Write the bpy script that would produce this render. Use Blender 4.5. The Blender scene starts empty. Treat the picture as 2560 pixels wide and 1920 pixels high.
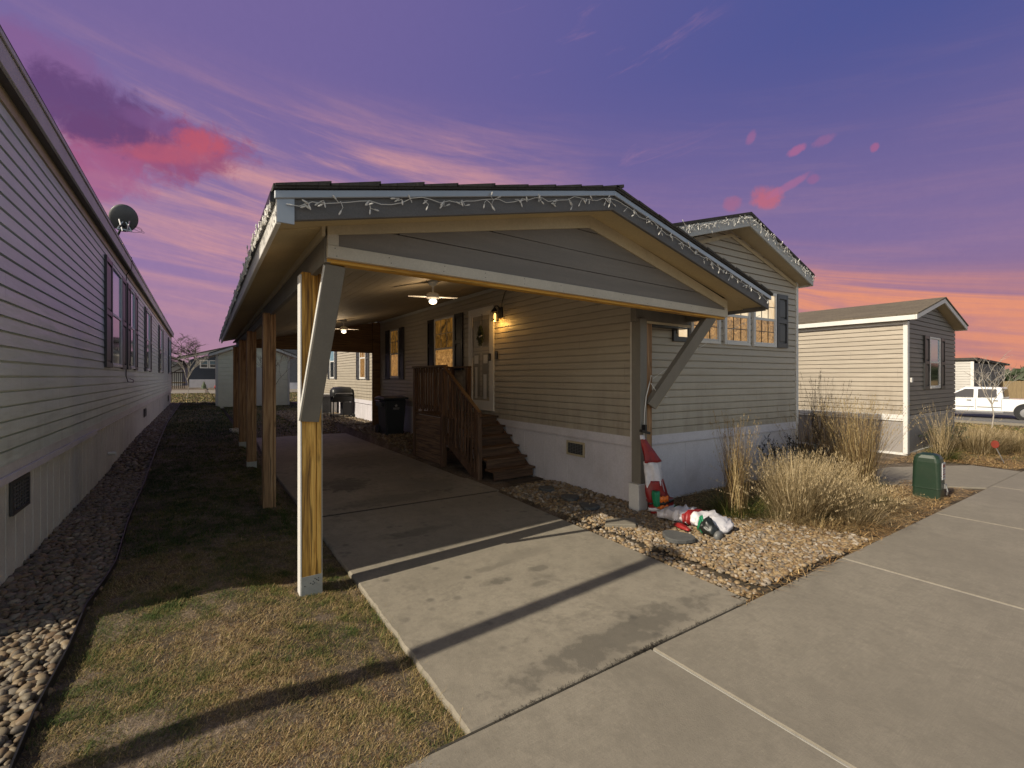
import bpy, math, random
import numpy as np
from mathutils import Vector, noise, Matrix
random.seed(7); RNG = np.random.default_rng(11)
sc = bpy.context.scene
COL = sc.collection
R = math.radians

# ------------------------------------------------------------------ mesh builder
class MB:
    def __init__(s): s.v = []; s.f = []
    def add(s, vs, fs):
        n = len(s.v); s.v += [tuple(p) for p in vs]; s.f += [tuple(i + n for i in f) for f in fs]; return s
    def box(s, x0, x1, y0, y1, z0, z1):
        if x0 > x1: x0, x1 = x1, x0
        if y0 > y1: y0, y1 = y1, y0
        if z0 > z1: z0, z1 = z1, z0
        return s.add([(x0,y0,z0),(x1,y0,z0),(x1,y1,z0),(x0,y1,z0),(x0,y0,z1),(x1,y0,z1),(x1,y1,z1),(x0,y1,z1)],
                     [(0,3,2,1),(4,5,6,7),(0,1,5,4),(1,2,6,5),(2,3,7,6),(3,0,4,7)])
    def quad(s, a, b, c, d): return s.add([a,b,c,d], [(0,1,2,3)])
    def bar(s, p, q, w, h, up=(0,0,1)):
        p = Vector(p); q = Vector(q); d = (q-p).normalized(); u = Vector(up)
        sd = d.cross(u).normalized(); u = sd.cross(d).normalized()
        a = sd*w/2; b = u*h/2
        return s.add([p-a-b,p+a-b,p+a+b,p-a+b,q-a-b,q+a-b,q+a+b,q-a+b],
                     [(0,1,2,3),(7,6,5,4),(0,4,5,1),(1,5,6,2),(2,6,7,3),(3,7,4,0)])
    def tube(s, pts, r, n=8, cap=True):
        pts = [Vector(p) for p in pts]; m = len(pts); rs = r if isinstance(r, (list,tuple)) else [r]*m
        base = len(s.v)
        for i, p in enumerate(pts):
            d = (pts[min(i+1,m-1)]-pts[max(i-1,0)]).normalized()
            a = d.cross(Vector((0,0,1)) if abs(d.z) < .95 else Vector((1,0,0))).normalized(); b = d.cross(a)
            for k in range(n):
                t = 2*math.pi*k/n
                s.v.append(tuple(p + (a*math.cos(t)+b*math.sin(t))*rs[i]))
        for i in range(m-1):
            for k in range(n):
                k2 = (k+1) % n
                s.f.append((base+i*n+k, base+i*n+k2, base+(i+1)*n+k2, base+(i+1)*n+k))
        if cap:
            s.f.append(tuple(base+k for k in range(n))[::-1]); s.f.append(tuple(base+(m-1)*n+k for k in range(n)))
        return s
    def prism(s, poly, axis, a0, a1):
        n = len(poly)
        def P(u, v, a): return {'x':(a,u,v),'y':(u,a,v),'z':(u,v,a)}[axis]
        vs = [P(u,v,a0) for u,v in poly]+[P(u,v,a1) for u,v in poly]
        fs = [tuple(range(n))[::-1], tuple(range(n,2*n))]+[(i,(i+1)%n,n+(i+1)%n,n+i) for i in range(n)]
        return s.add(vs, fs)
    def lathe(s, prof, c, n=16, axis='z'):
        base = len(s.v)
        for r, h in prof:
            for k in range(n):
                t = 2*math.pi*k/n; a, b = r*math.cos(t), r*math.sin(t)
                s.v.append({'z':(c[0]+a,c[1]+b,c[2]+h),'x':(c[0]+h,c[1]+a,c[2]+b),'y':(c[0]+a,c[1]+h,c[2]+b)}[axis])
        for i in range(len(prof)-1):
            for k in range(n):
                k2=(k+1)%n; s.f.append((base+i*n+k,base+i*n+k2,base+(i+1)*n+k2,base+(i+1)*n+k))
        s.f.append(tuple(base+k for k in range(n))[::-1]); s.f.append(tuple(base+(len(prof)-1)*n+k for k in range(n)))
        return s

def root_of(o):
    while o.parent: o = o.parent
    return o
def tag(o, label=None, cat=None, group=None, kind=None):
    if label: o['label'] = label
    if cat: o['category'] = cat
    if group: o['group'] = group
    if kind: o['kind'] = kind
    return o
def build(mb, name, mat, parent=None, bevel=0, smooth=False, loc=None):
    """mesh given in world coordinates; origin at parent's root (or at loc)"""
    o0 = Vector(loc) if loc is not None else (Vector(root_of(parent).location) if parent else Vector((0,0,0)))
    me = bpy.data.meshes.new(name)
    me.from_pydata([tuple(Vector(p)-o0) for p in mb.v], [], mb.f); me.update()
    import bmesh
    bm = bmesh.new(); bm.from_mesh(me); bmesh.ops.recalc_face_normals(bm, faces=bm.faces); bm.to_mesh(me); bm.free()
    if smooth: me.polygons.foreach_set('use_smooth', [True]*len(me.polygons))
    o = bpy.data.objects.new(name, me); COL.objects.link(o)
    if mat: me.materials.append(mat)
    if parent: o.parent = parent
    else: o.location = o0
    if bevel:
        m = o.modifiers.new('bevel','BEVEL'); m.width = bevel; m.segments = 1; m.limit_method = 'ANGLE'; m.angle_limit = R(40)
    return o
def empty(name, loc, label, cat, group=None):
    o = bpy.data.objects.new(name, None); COL.objects.link(o); o.location = loc; o.empty_display_size = .1
    return tag(o, label, cat, group)
def np_mesh(name, V, F, mat, attr=None, smooth=False, parent=None, loc=(0,0,0)):
    me = bpy.data.meshes.new(name); k = F.shape[1]
    V = V - np.array(loc, dtype=float)
    me.vertices.add(len(V)); me.vertices.foreach_set('co', V.astype(np.float32).ravel())
    me.loops.add(F.size); me.loops.foreach_set('vertex_index', F.astype(np.int32).ravel())
    me.polygons.add(len(F)); me.polygons.foreach_set('loop_start', np.arange(0, F.size, k, dtype=np.int32))
    me.polygons.foreach_set('loop_total', np.full(len(F), k, dtype=np.int32))
    if smooth: me.polygons.foreach_set('use_smooth', np.ones(len(F), dtype=bool))
    me.update(calc_edges=True)
    if attr is not None:
        a = me.attributes.new('rnd', 'FLOAT', 'POINT'); a.data.foreach_set('value', attr.astype(np.float32))
    me.materials.append(mat)
    o = bpy.data.objects.new(name, me); COL.objects.link(o)
    if parent: o.parent = parent
    else: o.location = loc
    return o

# ------------------------------------------------------------------ materials
MATS = {}
class NT:
    def __init__(s, tree): s.t = tree; s.n = tree.nodes; s.l = tree.links
    def node(s, typ, **kw):
        n = s.n.new(typ)
        for k, v in kw.items(): setattr(n, k, v)
        return n
    def set(s, inp, v):
        if hasattr(v, 'links') or isinstance(v, bpy.types.NodeSocket): s.l.new(v, inp)
        else: inp.default_value = v
    def math(s, op, a, b=None, c=None, clamp=False):
        n = s.node('ShaderNodeMath', operation=op); n.use_clamp = clamp
        s.set(n.inputs[0], a)
        if b is not None: s.set(n.inputs[1], b)
        if c is not None: s.set(n.inputs[2], c)
        return n.outputs[0]
    def mix(s, f, a, b, mode='MIX'):
        n = s.node('ShaderNodeMix', data_type='RGBA', blend_type=mode)
        s.set(n.inputs[0], f); s.set(n.inputs[6], a if not isinstance(a, tuple) else (*a[:3], 1)); s.set(n.inputs[7], b if not isinstance(b, tuple) else (*b[:3], 1))
        return n.outputs[2]
    def noise(s, vec, scale=5, detail=4, rough=.55, dist=0):
        n = s.node('ShaderNodeTexNoise'); s.l.new(vec, n.inputs['Vector'])
        n.inputs['Scale'].default_value = scale; n.inputs['Detail'].default_value = detail
        n.inputs['Roughness'].default_value = rough; n.inputs['Distortion'].default_value = dist
        return n.outputs['Fac']
    def ramp(s, f, stops):
        n = s.node('ShaderNodeValToRGB'); s.l.new(f, n.inputs[0]); e = n.color_ramp.elements
        while len(e) < len(stops): e.new(.5)
        for i, (p, c) in enumerate(stops):
            e[i].position = p; e[i].color = (*c, 1) if isinstance(c, tuple) else (c, c, c, 1)
        return n.outputs[0]
    def maprange(s, v, a, b, c=0, d=1, smooth=False):
        n = s.node('ShaderNodeMapRange'); n.interpolation_type = 'SMOOTHSTEP' if smooth else 'LINEAR'
        s.set(n.inputs[0], v)
        for i, x in enumerate((a, b, c, d)): n.inputs[i+1].default_value = x
        return n.outputs[0]
    def mapping(s, vec, scale=(1,1,1), rot=(0,0,0)):
        n = s.node('ShaderNodeMapping'); s.l.new(vec, n.inputs[0]); n.inputs['Scale'].default_value = scale; n.inputs['Rotation'].default_value = rot
        return n.outputs[0]
def newmat(name):
    m = bpy.data.materials.new(name); m.use_nodes = True; t = NT(m.node_tree)
    b = m.node_tree.nodes['Principled BSDF']; MATS[name] = m
    tc = t.node('ShaderNodeTexCoord')
    return m, t, b, tc.outputs['Object']
def bump(t, b, h, strength=.3, dist=.01):
    n = t.node('ShaderNodeBump'); n.inputs['Strength'].default_value = strength; n.inputs['Distance'].default_value = dist
    t.l.new(h, n.inputs['Height']); t.l.new(n.outputs[0], b.inputs['Normal'])
def simple(name, c1, c2=None, scale=6, rough=.6, bmp=.1, stretch=(1,1,1), metal=0, fine=0, emit=None, es=0, spec=.5, dirt=0):
    m, t, b, co = newmat(name); c2 = c2 or tuple(x*.8 for x in c1)
    v = t.mapping(co, stretch)
    n = t.noise(v, scale, 5, .6)
    f = t.maprange(n, .3, .7)
    c = t.mix(f, c1, c2)
    if fine:
        n2 = t.noise(co, fine, 3, .7); c = t.mix(t.maprange(n2, .35, .65, .0, .5), c, tuple(x*.72 for x in c1))
    if dirt:
        n3 = t.noise(co, 1.3, 5, .65); c = t.mix(t.maprange(n3, .48, .75, 0, dirt), c, (.12,.1,.08))
    t.l.new(c, b.inputs['Base Color']); b.inputs['Roughness'].default_value = rough; b.inputs['Metallic'].default_value = metal
    b.inputs['Specular IOR Level'].default_value = spec
    if bmp: bump(t, b, t.noise(v, (fine or scale*6), 4, .6), bmp, .004)
    if emit: b.inputs['Emission Color'].default_value = (*emit, 1); b.inputs['Emission Strength'].default_value = es
    return m

M = {}
M['vinyl_main'] = simple('vinyl_main', (.46,.40,.31), (.42,.365,.28), .8, .42, .06, (1,1,.3), fine=60, dirt=.18)
M['vinyl_left'] = simple('vinyl_left', (.33,.32,.30), (.30,.29,.27), .9, .24, .05, (1,1,.3), fine=50, spec=1.0, dirt=.15)
M['vinyl_neighbor'] = simple('vinyl_neighbor', (.42,.355,.275), (.39,.33,.255), .9, .5, .05, fine=50, dirt=.12)
M['vinyl_navy'] = simple('vinyl_navy', (.035,.042,.062), (.03,.036,.052), 1, .5, .03)
M['vinyl_pale'] = simple('vinyl_pale', (.5,.48,.45), (.45,.43,.4), 1, .5, .03)
M['skirt'] = simple('skirt_panel', (.68,.65,.69), (.62,.59,.635), 1.6, .5, .05, (1,1,.4), fine=40, dirt=.25)
M['skirt_left'] = simple('skirt_panel_grey', (.68,.67,.62), (.62,.61,.565), 1.6, .5, .05, (1,1,.4), fine=40, dirt=.3)
M['skirt_dark'] = simple('skirt_shadow_grey', (.30,.275,.26), None, 1.6, .55, .05)  # the shadow lying on the neighbour's skirting is put into this grey
M['white_trim'] = simple('white_trim', (.74,.72,.69), (.66,.64,.61), 2, .45, .05, fine=70, dirt=.12)
M['tan_trim'] = simple('tan_trim', (.56,.47,.31), (.48,.40,.27), 3, .55, .1, fine=60, dirt=.3)
M['fascia_grey'] = simple('fascia_grey', (.52,.52,.49), (.44,.44,.415), 3, .5, .1, fine=60, dirt=.25)
M['dark_paint'] = simple('dark_paint', (.11,.105,.105), (.155,.145,.14), 2.2, .6, .35, (.35,.35,3), fine=90, dirt=.2)
M['dark_plank'] = simple('dark_plank', (.23,.20,.172), (.15,.132,.117), 2.0, .6, .4, (.3,.3,4), fine=60, dirt=.15)
M['taupe_paint'] = simple('taupe_paint', (.21,.19,.16), (.165,.15,.127), 2.6, .6, .35, (3,3,.5), fine=80, dirt=.25)
M['soffit_tan'] = simple('soffit_tan', (.60,.47,.26), (.52,.41,.23), 2, .6, .1, fine=50, dirt=.2)
M['drip_edge'] = simple('drip_edge', (.40,.42,.45), (.34,.36,.40), 2, .3, .03, metal=.3)
M['black_metal'] = simple('black_metal', (.015,.015,.017), None, 8, .4, .05)
M['dark_plastic'] = simple('dark_plastic', (.035,.045,.06), (.028,.036,.048), 3, .38, .05, fine=60)
M['shutter'] = simple('shutter_charcoal', (.055,.055,.06), (.045,.045,.05), 4, .42, .06)
M['shutter_black'] = simple('shutter_black', (.02,.02,.022), None, 4, .4, .06)
M['green_box'] = simple('green_box', (.016,.036,.021), (.013,.029,.018), 3, .35, .05, fine=50, dirt=.15)
M['label_white'] = simple('label_white', (.5,.5,.52), (.4,.4,.42), 14, .5, 0)
M['cord_white'] = simple('cord_white', (.72,.70,.66), None, 8, .5, 0)
M['bulb_dark'] = simple('bulb_dark', (.3,.08,.04), (.1,.07,.05), 90, .3, 0)
M['rubber'] = simple('rubber', (.018,.018,.018), None, 12, .75, .15)
M['steel'] = simple('steel', (.45,.45,.46), None, 8, .35, .05, metal=.8)
M['dish_grey'] = simple('dish_grey', (.14,.14,.14), (.10,.10,.10), 3, .45, .05)
M['red_cloth'] = simple('red_cloth', (.30,.012,.012), (.16,.006,.008), 9, .5, .3)
M['white_cloth'] = simple('white_cloth', (.70,.68,.70), (.50,.48,.52), 7, .5, .35)
M['green_cloth'] = simple('green_cloth', (.01,.23,.10), (.008,.15,.07), 8, .45, .3)
M['black_cloth'] = simple('black_cloth', (.015,.018,.018), None, 8, .4, .3)
M['orange_cloth'] = simple('orange_cloth', (.75,.17,.02), None, 8, .45, .2)
M['mat_rug'] = simple('door_mat', (.045,.032,.022), (.08,.055,.035), 22, .9, .6, fine=200)
M['slate'] = simple('slate', (.07,.07,.07), (.11,.11,.105), 14, .8, .8, fine=120)
M['bark'] = simple('bark', (.055,.043,.032), (.032,.026,.02), 14, .85, .5, (1,1,.3))
M['pale_bark'] = simple('pale_bark', (.42,.38,.33), (.26,.23,.19), 10, .8, .3, (1,1,.3))
M['truck_white'] = simple('truck_paint', (.80,.80,.79), (.77,.77,.76), 1, .22, 0, spec=.7)
M['fence_wood'] = simple('fence_wood', (.26,.19,.10), (.18,.13,.07), 5, .8, .3, (3,3,.4))
M['plate_grey'] = simple('plate_grey', (.42,.42,.40), (.33,.33,.31), 14, .45, .1, fine=90, metal=.2)
M['sky_glass'] = simple('sky_glass', (.30,.48,.60), (.24,.40,.54), 1.2, .10, 0, metal=.35)  # blue sky reflection painted into the pane colour
M['dark_glass'] = simple('dark_glass', (.01,.012,.016), None, 1, .06, 0, spec=.9)
M['red_paint'] = simple('red_paint', (.20,.025,.012), None, 9, .4, .05)
M['balloon'] = simple('balloon_dark', (.03,.025,.03), None, 2, .6, 0)
M['evergreen'] = simple('evergreen', (.03,.05,.02), (.05,.065,.03), 8, .7, .2)

def vinyl(name, c1, rough, spec=.5, course=.104, splash=1.0, z0=.9):
    m, t, b, co = newmat(name)
    sx = t.node('ShaderNodeSeparateXYZ'); t.l.new(co, sx.inputs[0])
    n = t.noise(t.mapping(co, (.7,.7,2.5)), 1.2, 5, .6); c = t.mix(t.maprange(n, .3, .7), c1, tuple(x*.86 for x in c1))
    row = t.math('FLOOR', t.math('DIVIDE', sx.outputs[2], course*2)); along = t.math('ADD', sx.outputs[0], sx.outputs[1])
    wn = t.node('ShaderNodeTexWhiteNoise'); wn.noise_dimensions = '2D'; cbn = t.node('ShaderNodeCombineXYZ')
    t.l.new(row, cbn.inputs[0]); t.l.new(t.math('FLOOR', t.math('ADD', t.math('DIVIDE', along, 3.4), t.math('MULTIPLY', row, .37))), cbn.inputs[1]); t.l.new(cbn.outputs[0], wn.inputs['Vector'])
    c = t.mix(t.maprange(wn.outputs['Value'], 0, 1, 0, .22), c, tuple(x*.72 for x in c1))
    fr_ = t.math('FRACT', t.math('ADD', t.math('DIVIDE', along, 3.4), t.math('MULTIPLY', row, .37)))
    c = t.mix(t.maprange(fr_, .0, .0022, .75, 0), c, tuple(x*.25 for x in c1))
    n2 = t.noise(t.mapping(co, (3,3,.5)), 2, 6, .7); n3 = t.noise(co, 55, 3, .7)
    sp = t.math('MULTIPLY', t.maprange(sx.outputs[2], z0, z0+.9, .55*splash, .06), t.maprange(n2, .42, .7))
    c = t.mix(sp, c, (.17,.13,.09)); c = t.mix(t.maprange(n3, .4, .7, 0, .18), c, tuple(x*.7 for x in c1))
    t.l.new(c, b.inputs['Base Color']); b.inputs['Roughness'].default_value = rough; b.inputs['Specular IOR Level'].default_value = spec
    wv = t.noise(t.mapping(co, (1.6,1.6,8)), 1.0, 3, .5); bump(t, b, t.math('ADD', wv, t.math('MULTIPLY', n3, .05)), .5, .03)
    return m
M['vinyl_main'] = vinyl('vinyl_main_siding', (.45,.40,.325), .45)
M['vinyl_left'] = vinyl('vinyl_left_siding', (.66,.74,.66), .36, .5, .1135, .6)
M['vinyl_neighbor'] = vinyl('vinyl_neighbor_siding', (.42,.365,.295), .5)

def wood(name, c1, c2, c3, axis=2, rough=.6, scale=1., spots=.5):
    m, t, b, co = newmat(name)
    st = [9*scale]*3; st[axis] = .55*scale
    v = t.mapping(co, tuple(st))
    n = t.noise(v, 2.2, 6, .6, 1.2)
    st2 = [40*scale]*3; st2[axis] = 1.1*scale
    n2 = t.noise(t.mapping(co, tuple(st2)), 2.0, 4, .6, .6)
    c = t.ramp(t.math('ADD', t.math('MULTIPLY', n, .65), t.math('MULTIPLY', n2, .35)), [(.38, c3), (.5, c1), (.60, c2)])
    st3 = [6]*3; st3[axis] = 2.4
    vo = t.node('ShaderNodeTexVoronoi'); t.l.new(t.mapping(co, tuple(st3)), vo.inputs['Vector']); vo.inputs['Scale'].default_value = .9
    k = t.maprange(vo.outputs['Distance'], .05, .13, spots, 0)
    c = t.mix(k, c, tuple(x*.12 for x in c1))
    st4 = [26]*3; st4[axis] = .8
    sp_ = t.noise(t.mapping(co, tuple(st4)), 1.6, 3, .5, .4); c = t.mix(t.maprange(sp_, .63, .67, 0, .75), c, tuple(x*.10 for x in c1))
    t.l.new(c, b.inputs['Base Color']); b.inputs['Roughness'].default_value = rough
    bump(t, b, t.math('ADD', n, n2), .6, .004)
    return m
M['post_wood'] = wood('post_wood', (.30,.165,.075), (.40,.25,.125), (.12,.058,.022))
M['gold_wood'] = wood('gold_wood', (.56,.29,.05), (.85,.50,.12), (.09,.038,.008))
M['beam_wood'] = wood('beam_wood', (.62,.33,.05), (.72,.42,.08), (.30,.14,.02), axis=0, spots=.2)  # golden light on the beam's underside is put into the wood colour
M['stair_wood'] = wood('stair_wood', (.105,.056,.031), (.17,.098,.055), (.04,.022,.013), axis=0, spots=.1)
M['stair_wood_v'] = wood('stair_wood_upright', (.11,.058,.032), (.18,.10,.056), (.04,.022,.013), axis=2, spots=.1)
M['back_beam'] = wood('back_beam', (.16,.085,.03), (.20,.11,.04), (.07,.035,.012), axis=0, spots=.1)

def shingles(name, c):
    m, t, b, co = newmat(name)
    br = t.node('ShaderNodeTexBrick'); t.l.new(t.mapping(co, (1,1,1), (0,0,R(90))), br.inputs['Vector'])
    br.inputs['Scale'].default_value = 3.4; br.inputs['Mortar Size'].default_value = .012; br.inputs['Brick Width'].default_value = .9; br.inputs['Row Height'].default_value = .42
    br.inputs['Color1'].default_value = (*c, 1); br.inputs['Color2'].default_value = (*[x*.62 for x in c], 1); br.inputs['Mortar'].default_value = (*[x*.25 for x in c], 1)
    n = t.noise(co, 30, 4, .7)
    cc = t.mix(t.maprange(n, .35, .7, 0, .6), br.outputs['Color'], tuple(x*1.5 for x in c))
    t.l.new(cc, b.inputs['Base Color']); b.inputs['Roughness'].default_value = .9
    bump(t, b, t.math('ADD', br.outputs['Fac'], t.math('MULTIPLY', n, -.6)), .7, .01)
    return m
M['shingle_dark'] = shingles('shingle_dark', (.05,.045,.04))
M['shingle_brown'] = shingles('shingle_brown', (.13,.105,.072))

def concrete(name, base=(.31,.285,.245), stains=True, broom=0.):
    m, t, b, co = newmat(name)
    n1 = t.noise(co, .9, 6, .62); n2 = t.noise(co, 7, 6, .7); n3 = t.noise(co, 120, 3, .7)
    c = t.mix(t.maprange(n1, .3, .72), base, tuple(x*.72 for x in base))
    c = t.mix(t.maprange(n2, .44, .68, 0, .62), c, tuple(x*.52 for x in base))
    c = t.mix(t.maprange(n3, .3, .7, 0, .35), c, tuple(x*.62 for x in base))
    n6 = t.noise(co, 28, 5, .75); c = t.mix(t.maprange(n6, .54, .74, 0, .42), c, tuple(x*.5 for x in base)); c = t.mix(t.maprange(n6, .46, .30, 0, .18), c, tuple(min(1,x*1.35) for x in base))
    if stains:
        n4 = t.noise(co, 2.3, 5, .7, .4); s = t.maprange(n4, .57, .70, 0, .55)
        c = t.mix(s, c, (.09,.08,.065))
        vo = t.node('ShaderNodeTexVoronoi'); t.l.new(co, vo.inputs['Vector']); vo.inputs['Scale'].default_value = 5.5
        msk = t.maprange(t.noise(co, .9, 2), .47, .56)
        c = t.mix(t.math('MULTIPLY', t.maprange(vo.outputs['Distance'], .10, .24, .75, 0), msk), c, (.10,.09,.075))
        # damp oily patch along the joint by the road and one under the parked-car place
        sx = t.node('ShaderNodeSeparateXYZ'); t.l.new(co, sx.inputs[0])
        def blob(x, y, rx, ry, amt):
            dx = t.math('DIVIDE', t.math('SUBTRACT', sx.outputs[0], x), rx); dy = t.math('DIVIDE', t.math('SUBTRACT', sx.outputs[1], y), ry)
            d = t.math('ADD', t.math('MULTIPLY', dx, dx), t.math('MULTIPLY', dy, dy))
            d = t.math('ADD', d, t.math('MULTIPLY', t.math('SUBTRACT', n2, .5), 5.5))
            return t.maprange(d, .2, 1.2, amt, 0, True)
        for a in ((2.35,2.06,1.0,.16,.6),(1.9,7.4,.42,.5,.8),(2.3,6.15,.9,.22,.75),(2.05,3.2,.16,.07,.6),(2.5,3.2,.13,.06,.55),(2.3,2.95,.10,.05,.5),(2.2,3.45,.3,.05,.4),(2.0,4.7,.4,.12,.5),(2.6,3.55,.3,.12,.3),(3.0,6.6,.5,.5,.4),(2.8,9.5,.8,1.1,.5)):
            c = t.mix(blob(*a), c, (.055,.05,.042))
    big = t.noise(co, .55, 4, .6, .5); c = t.mix(t.maprange(big, .40, .62, 0, .6), c, tuple(x*.55 for x in base))
    st = t.noise(t.mapping(co, (1,.25,1), (0,0,.12)), 3.5, 5, .7, .8); c = t.mix(t.maprange(st, .56, .72, 0, .38), c, tuple(x*.4 for x in base))
    if broom:
        n5 = t.noise(t.mapping(co, (3,90,1)), 2, 3, .6)
        c = t.mix(t.maprange(n5, .35, .7, 0, broom), c, tuple(x*.6 for x in base))
    t.l.new(c, b.inputs['Base Color']); b.inputs['Roughness'].default_value = .85
    bump(t, b, t.math('ADD', n3, t.math('MULTIPLY', n2, .8)), .5, .004)
    return m
M['concrete'] = concrete('driveway_concrete', (.315,.278,.220))
M['concrete_walk'] = concrete('sidewalk_concrete', (.305,.270,.215), False, .6)
M['asphalt'] = concrete('road_surface', (.20,.19,.175), False)
M['joint_dark'] = simple('joint_dark', (.05,.045,.035), (.03,.026,.02), 20, .9, .3)
M['joint_light'] = simple('joint_light', (.40,.38,.34), None, 20, .8, .1)

def ground_mat(name, cols, scale=2.5):
    m, t, b, co = newmat(name)
    n1 = t.noise(co, scale, 6, .7); n2 = t.noise(co, scale*16, 4, .7)
    c = t.ramp(t.math('ADD', t.math('MULTIPLY', n1, .6), t.math('MULTIPLY', n2, .4)), [(.36, cols[0]), (.5, cols[1]), (.63, cols[2])])
    t.l.new(c, b.inputs['Base Color']); b.inputs['Roughness'].default_value = .95
    bump(t, b, n2, .8, .02); return m
M['soil'] = ground_mat('lawn_soil', [(.035,.026,.015),(.10,.074,.048),(.21,.16,.12)])
M['bed_soil'] = ground_mat('bed_soil', [(.02,.016,.011),(.045,.034,.022),(.09,.065,.035)], 4)
M['far_ground'] = ground_mat('far_ground', [(.07,.07,.02),(.14,.11,.04),(.19,.15,.07)], .6)

def attr_mat(name, stops, rough=.7, trans=0, spec=.3, noise_amt=0):
    m, t, b, co = newmat(name)
    a = t.node('ShaderNodeAttribute'); a.attribute_name = 'rnd'
    c = t.ramp(a.outputs['Fac'], stops)
    if noise_amt:
        n = t.noise(co, 45, 4, .7); c = t.mix(t.maprange(n, .4, .7, 0, noise_amt), c, (.06,.045,.035))
        bump(t, b, n, .3, .004)
    t.l.new(c, b.inputs['Base Color']); b.inputs['Roughness'].default_value = rough; b.inputs['Specular IOR Level'].default_value = spec
    return m
M['stones_tan'] = attr_mat('river_stones_tan', [(0,(.16,.10,.055)),(.25,(.27,.185,.095)),(.5,(.33,.245,.145)),(.70,(.15,.115,.085)),(.90,(.42,.36,.29)),(1,(.08,.065,.05))], .6, noise_amt=.35)
M['stones_brown'] = attr_mat('river_stones_brown', [(0,(.15,.10,.06)),(.3,(.24,.18,.11)),(.55,(.18,.15,.105)),(.75,(.12,.10,.08)),(.92,(.32,.27,.20)),(1,(.07,.06,.05))], .6, noise_amt=.4)
M['grass'] = attr_mat('dormant_grass', [(0,(.03,.055,.010)),(.28,(.075,.105,.02)),(.46,(.17,.135,.045)),(.70,(.30,.205,.09)),(.9,(.44,.33,.18)),(1,(.15,.075,.03))], .75)
M['straw'] = attr_mat('straw', [(0,(.075,.055,.025)),(.3,(.20,.145,.07)),(.65,(.35,.265,.14)),(1,(.56,.45,.29))], .7)
M['reed'] = attr_mat('reed', [(0,(.06,.035,.02)),(.35,(.17,.11,.05)),(.7,(.31,.22,.09)),(1,(.46,.36,.20))], .7)
M['dark_reed'] = attr_mat('dark_reed', [(0,(.02,.014,.01)),(.6,(.06,.04,.025)),(1,(.12,.08,.05))], .8)
M['green_tuft'] = attr_mat('green_tuft', [(0,(.02,.04,.008)),(.5,(.05,.085,.015)),(.8,(.16,.16,.03)),(1,(.35,.28,.1))], .7)
M['dead_leaf'] = attr_mat('dead_leaf', [(0,(.16,.08,.03)),(.5,(.36,.22,.09)),(1,(.50,.36,.18))], .8)

def warm_pane(name, lo, hi, es, scale=7):  # emission noise paints the golden reflections into the panes
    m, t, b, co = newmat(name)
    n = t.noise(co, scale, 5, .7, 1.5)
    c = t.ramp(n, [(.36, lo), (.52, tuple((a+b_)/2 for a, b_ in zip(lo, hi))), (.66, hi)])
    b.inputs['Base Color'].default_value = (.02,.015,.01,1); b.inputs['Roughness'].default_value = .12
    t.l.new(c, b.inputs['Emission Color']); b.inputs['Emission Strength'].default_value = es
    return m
M['pane_warm'] = warm_pane('glow_pane_warm', (.16,.07,.015), (.75,.38,.11), .62, 12)
M['pane_dim'] = warm_pane('glow_pane_dim', (.02,.012,.006), (.42,.19,.03), .42, 4)
M['pane_pale'] = warm_pane('glow_pane_pale', (.75,.50,.26), (1,.82,.55), .85, 2)
M['lamp_glow'] = simple('lamp_glow', (1,.7,.3), None, 1, .5, 0, emit=(1,.55,.13), es=3)
M['bulb_glow'] = simple('bulb_glow', (1,.95,.85), None, 1, .5, 0, emit=(1,.93,.80), es=2.2)
M['fan_white'] = simple('fan_white', (.8,.79,.76), None, 4, .4, 0)

# ------------------------------------------------------------------ terrain
def sm(a, b, x):
    t = min(1, max(0, (x-a)/(b-a))); return t*t*(3-2*t)
def lerp_pts(x, pts):
    if x <= pts[0][0]: return pts[0][1]
    for (a, u), (b, v) in zip(pts, pts[1:]):
        if x <= b: return u+(v-u)*(x-a)/(b-a)
    return pts[-1][1]
def tz(x, y):
    """lawn / ground height"""
    z = 0.
    if y > 1.6:
        rise = lerp_pts(y, [(5,.0),(6.6,.035),(9.3,.11),(11.6,.19),(14.2,.24),(40,.26)])
        left = 1-sm(.78, 1.06, x)
        hump = (1-sm(.1,.8,x))*.095*(sm(1.6,2.4,y))
        z = max(rise*left, hump*sm(1.8,3,y))
        if left < 1: z = max(z, 0) - .035*(sm(.8,1.0,x))
        if x > 1.0:
            z = -.04
            if y > 14.4: z = -.04+.24*sm(14.4, 16.5, y)
            if x > 3.7:
                z = -.03
                if x < 4.9: z = max(z, .16*sm(8.6,11.5,y))
                if y > 14.4: z = .2
    z += -.62*sm(19, 33, x) * (1-sm(40,80,y))
    return z
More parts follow.
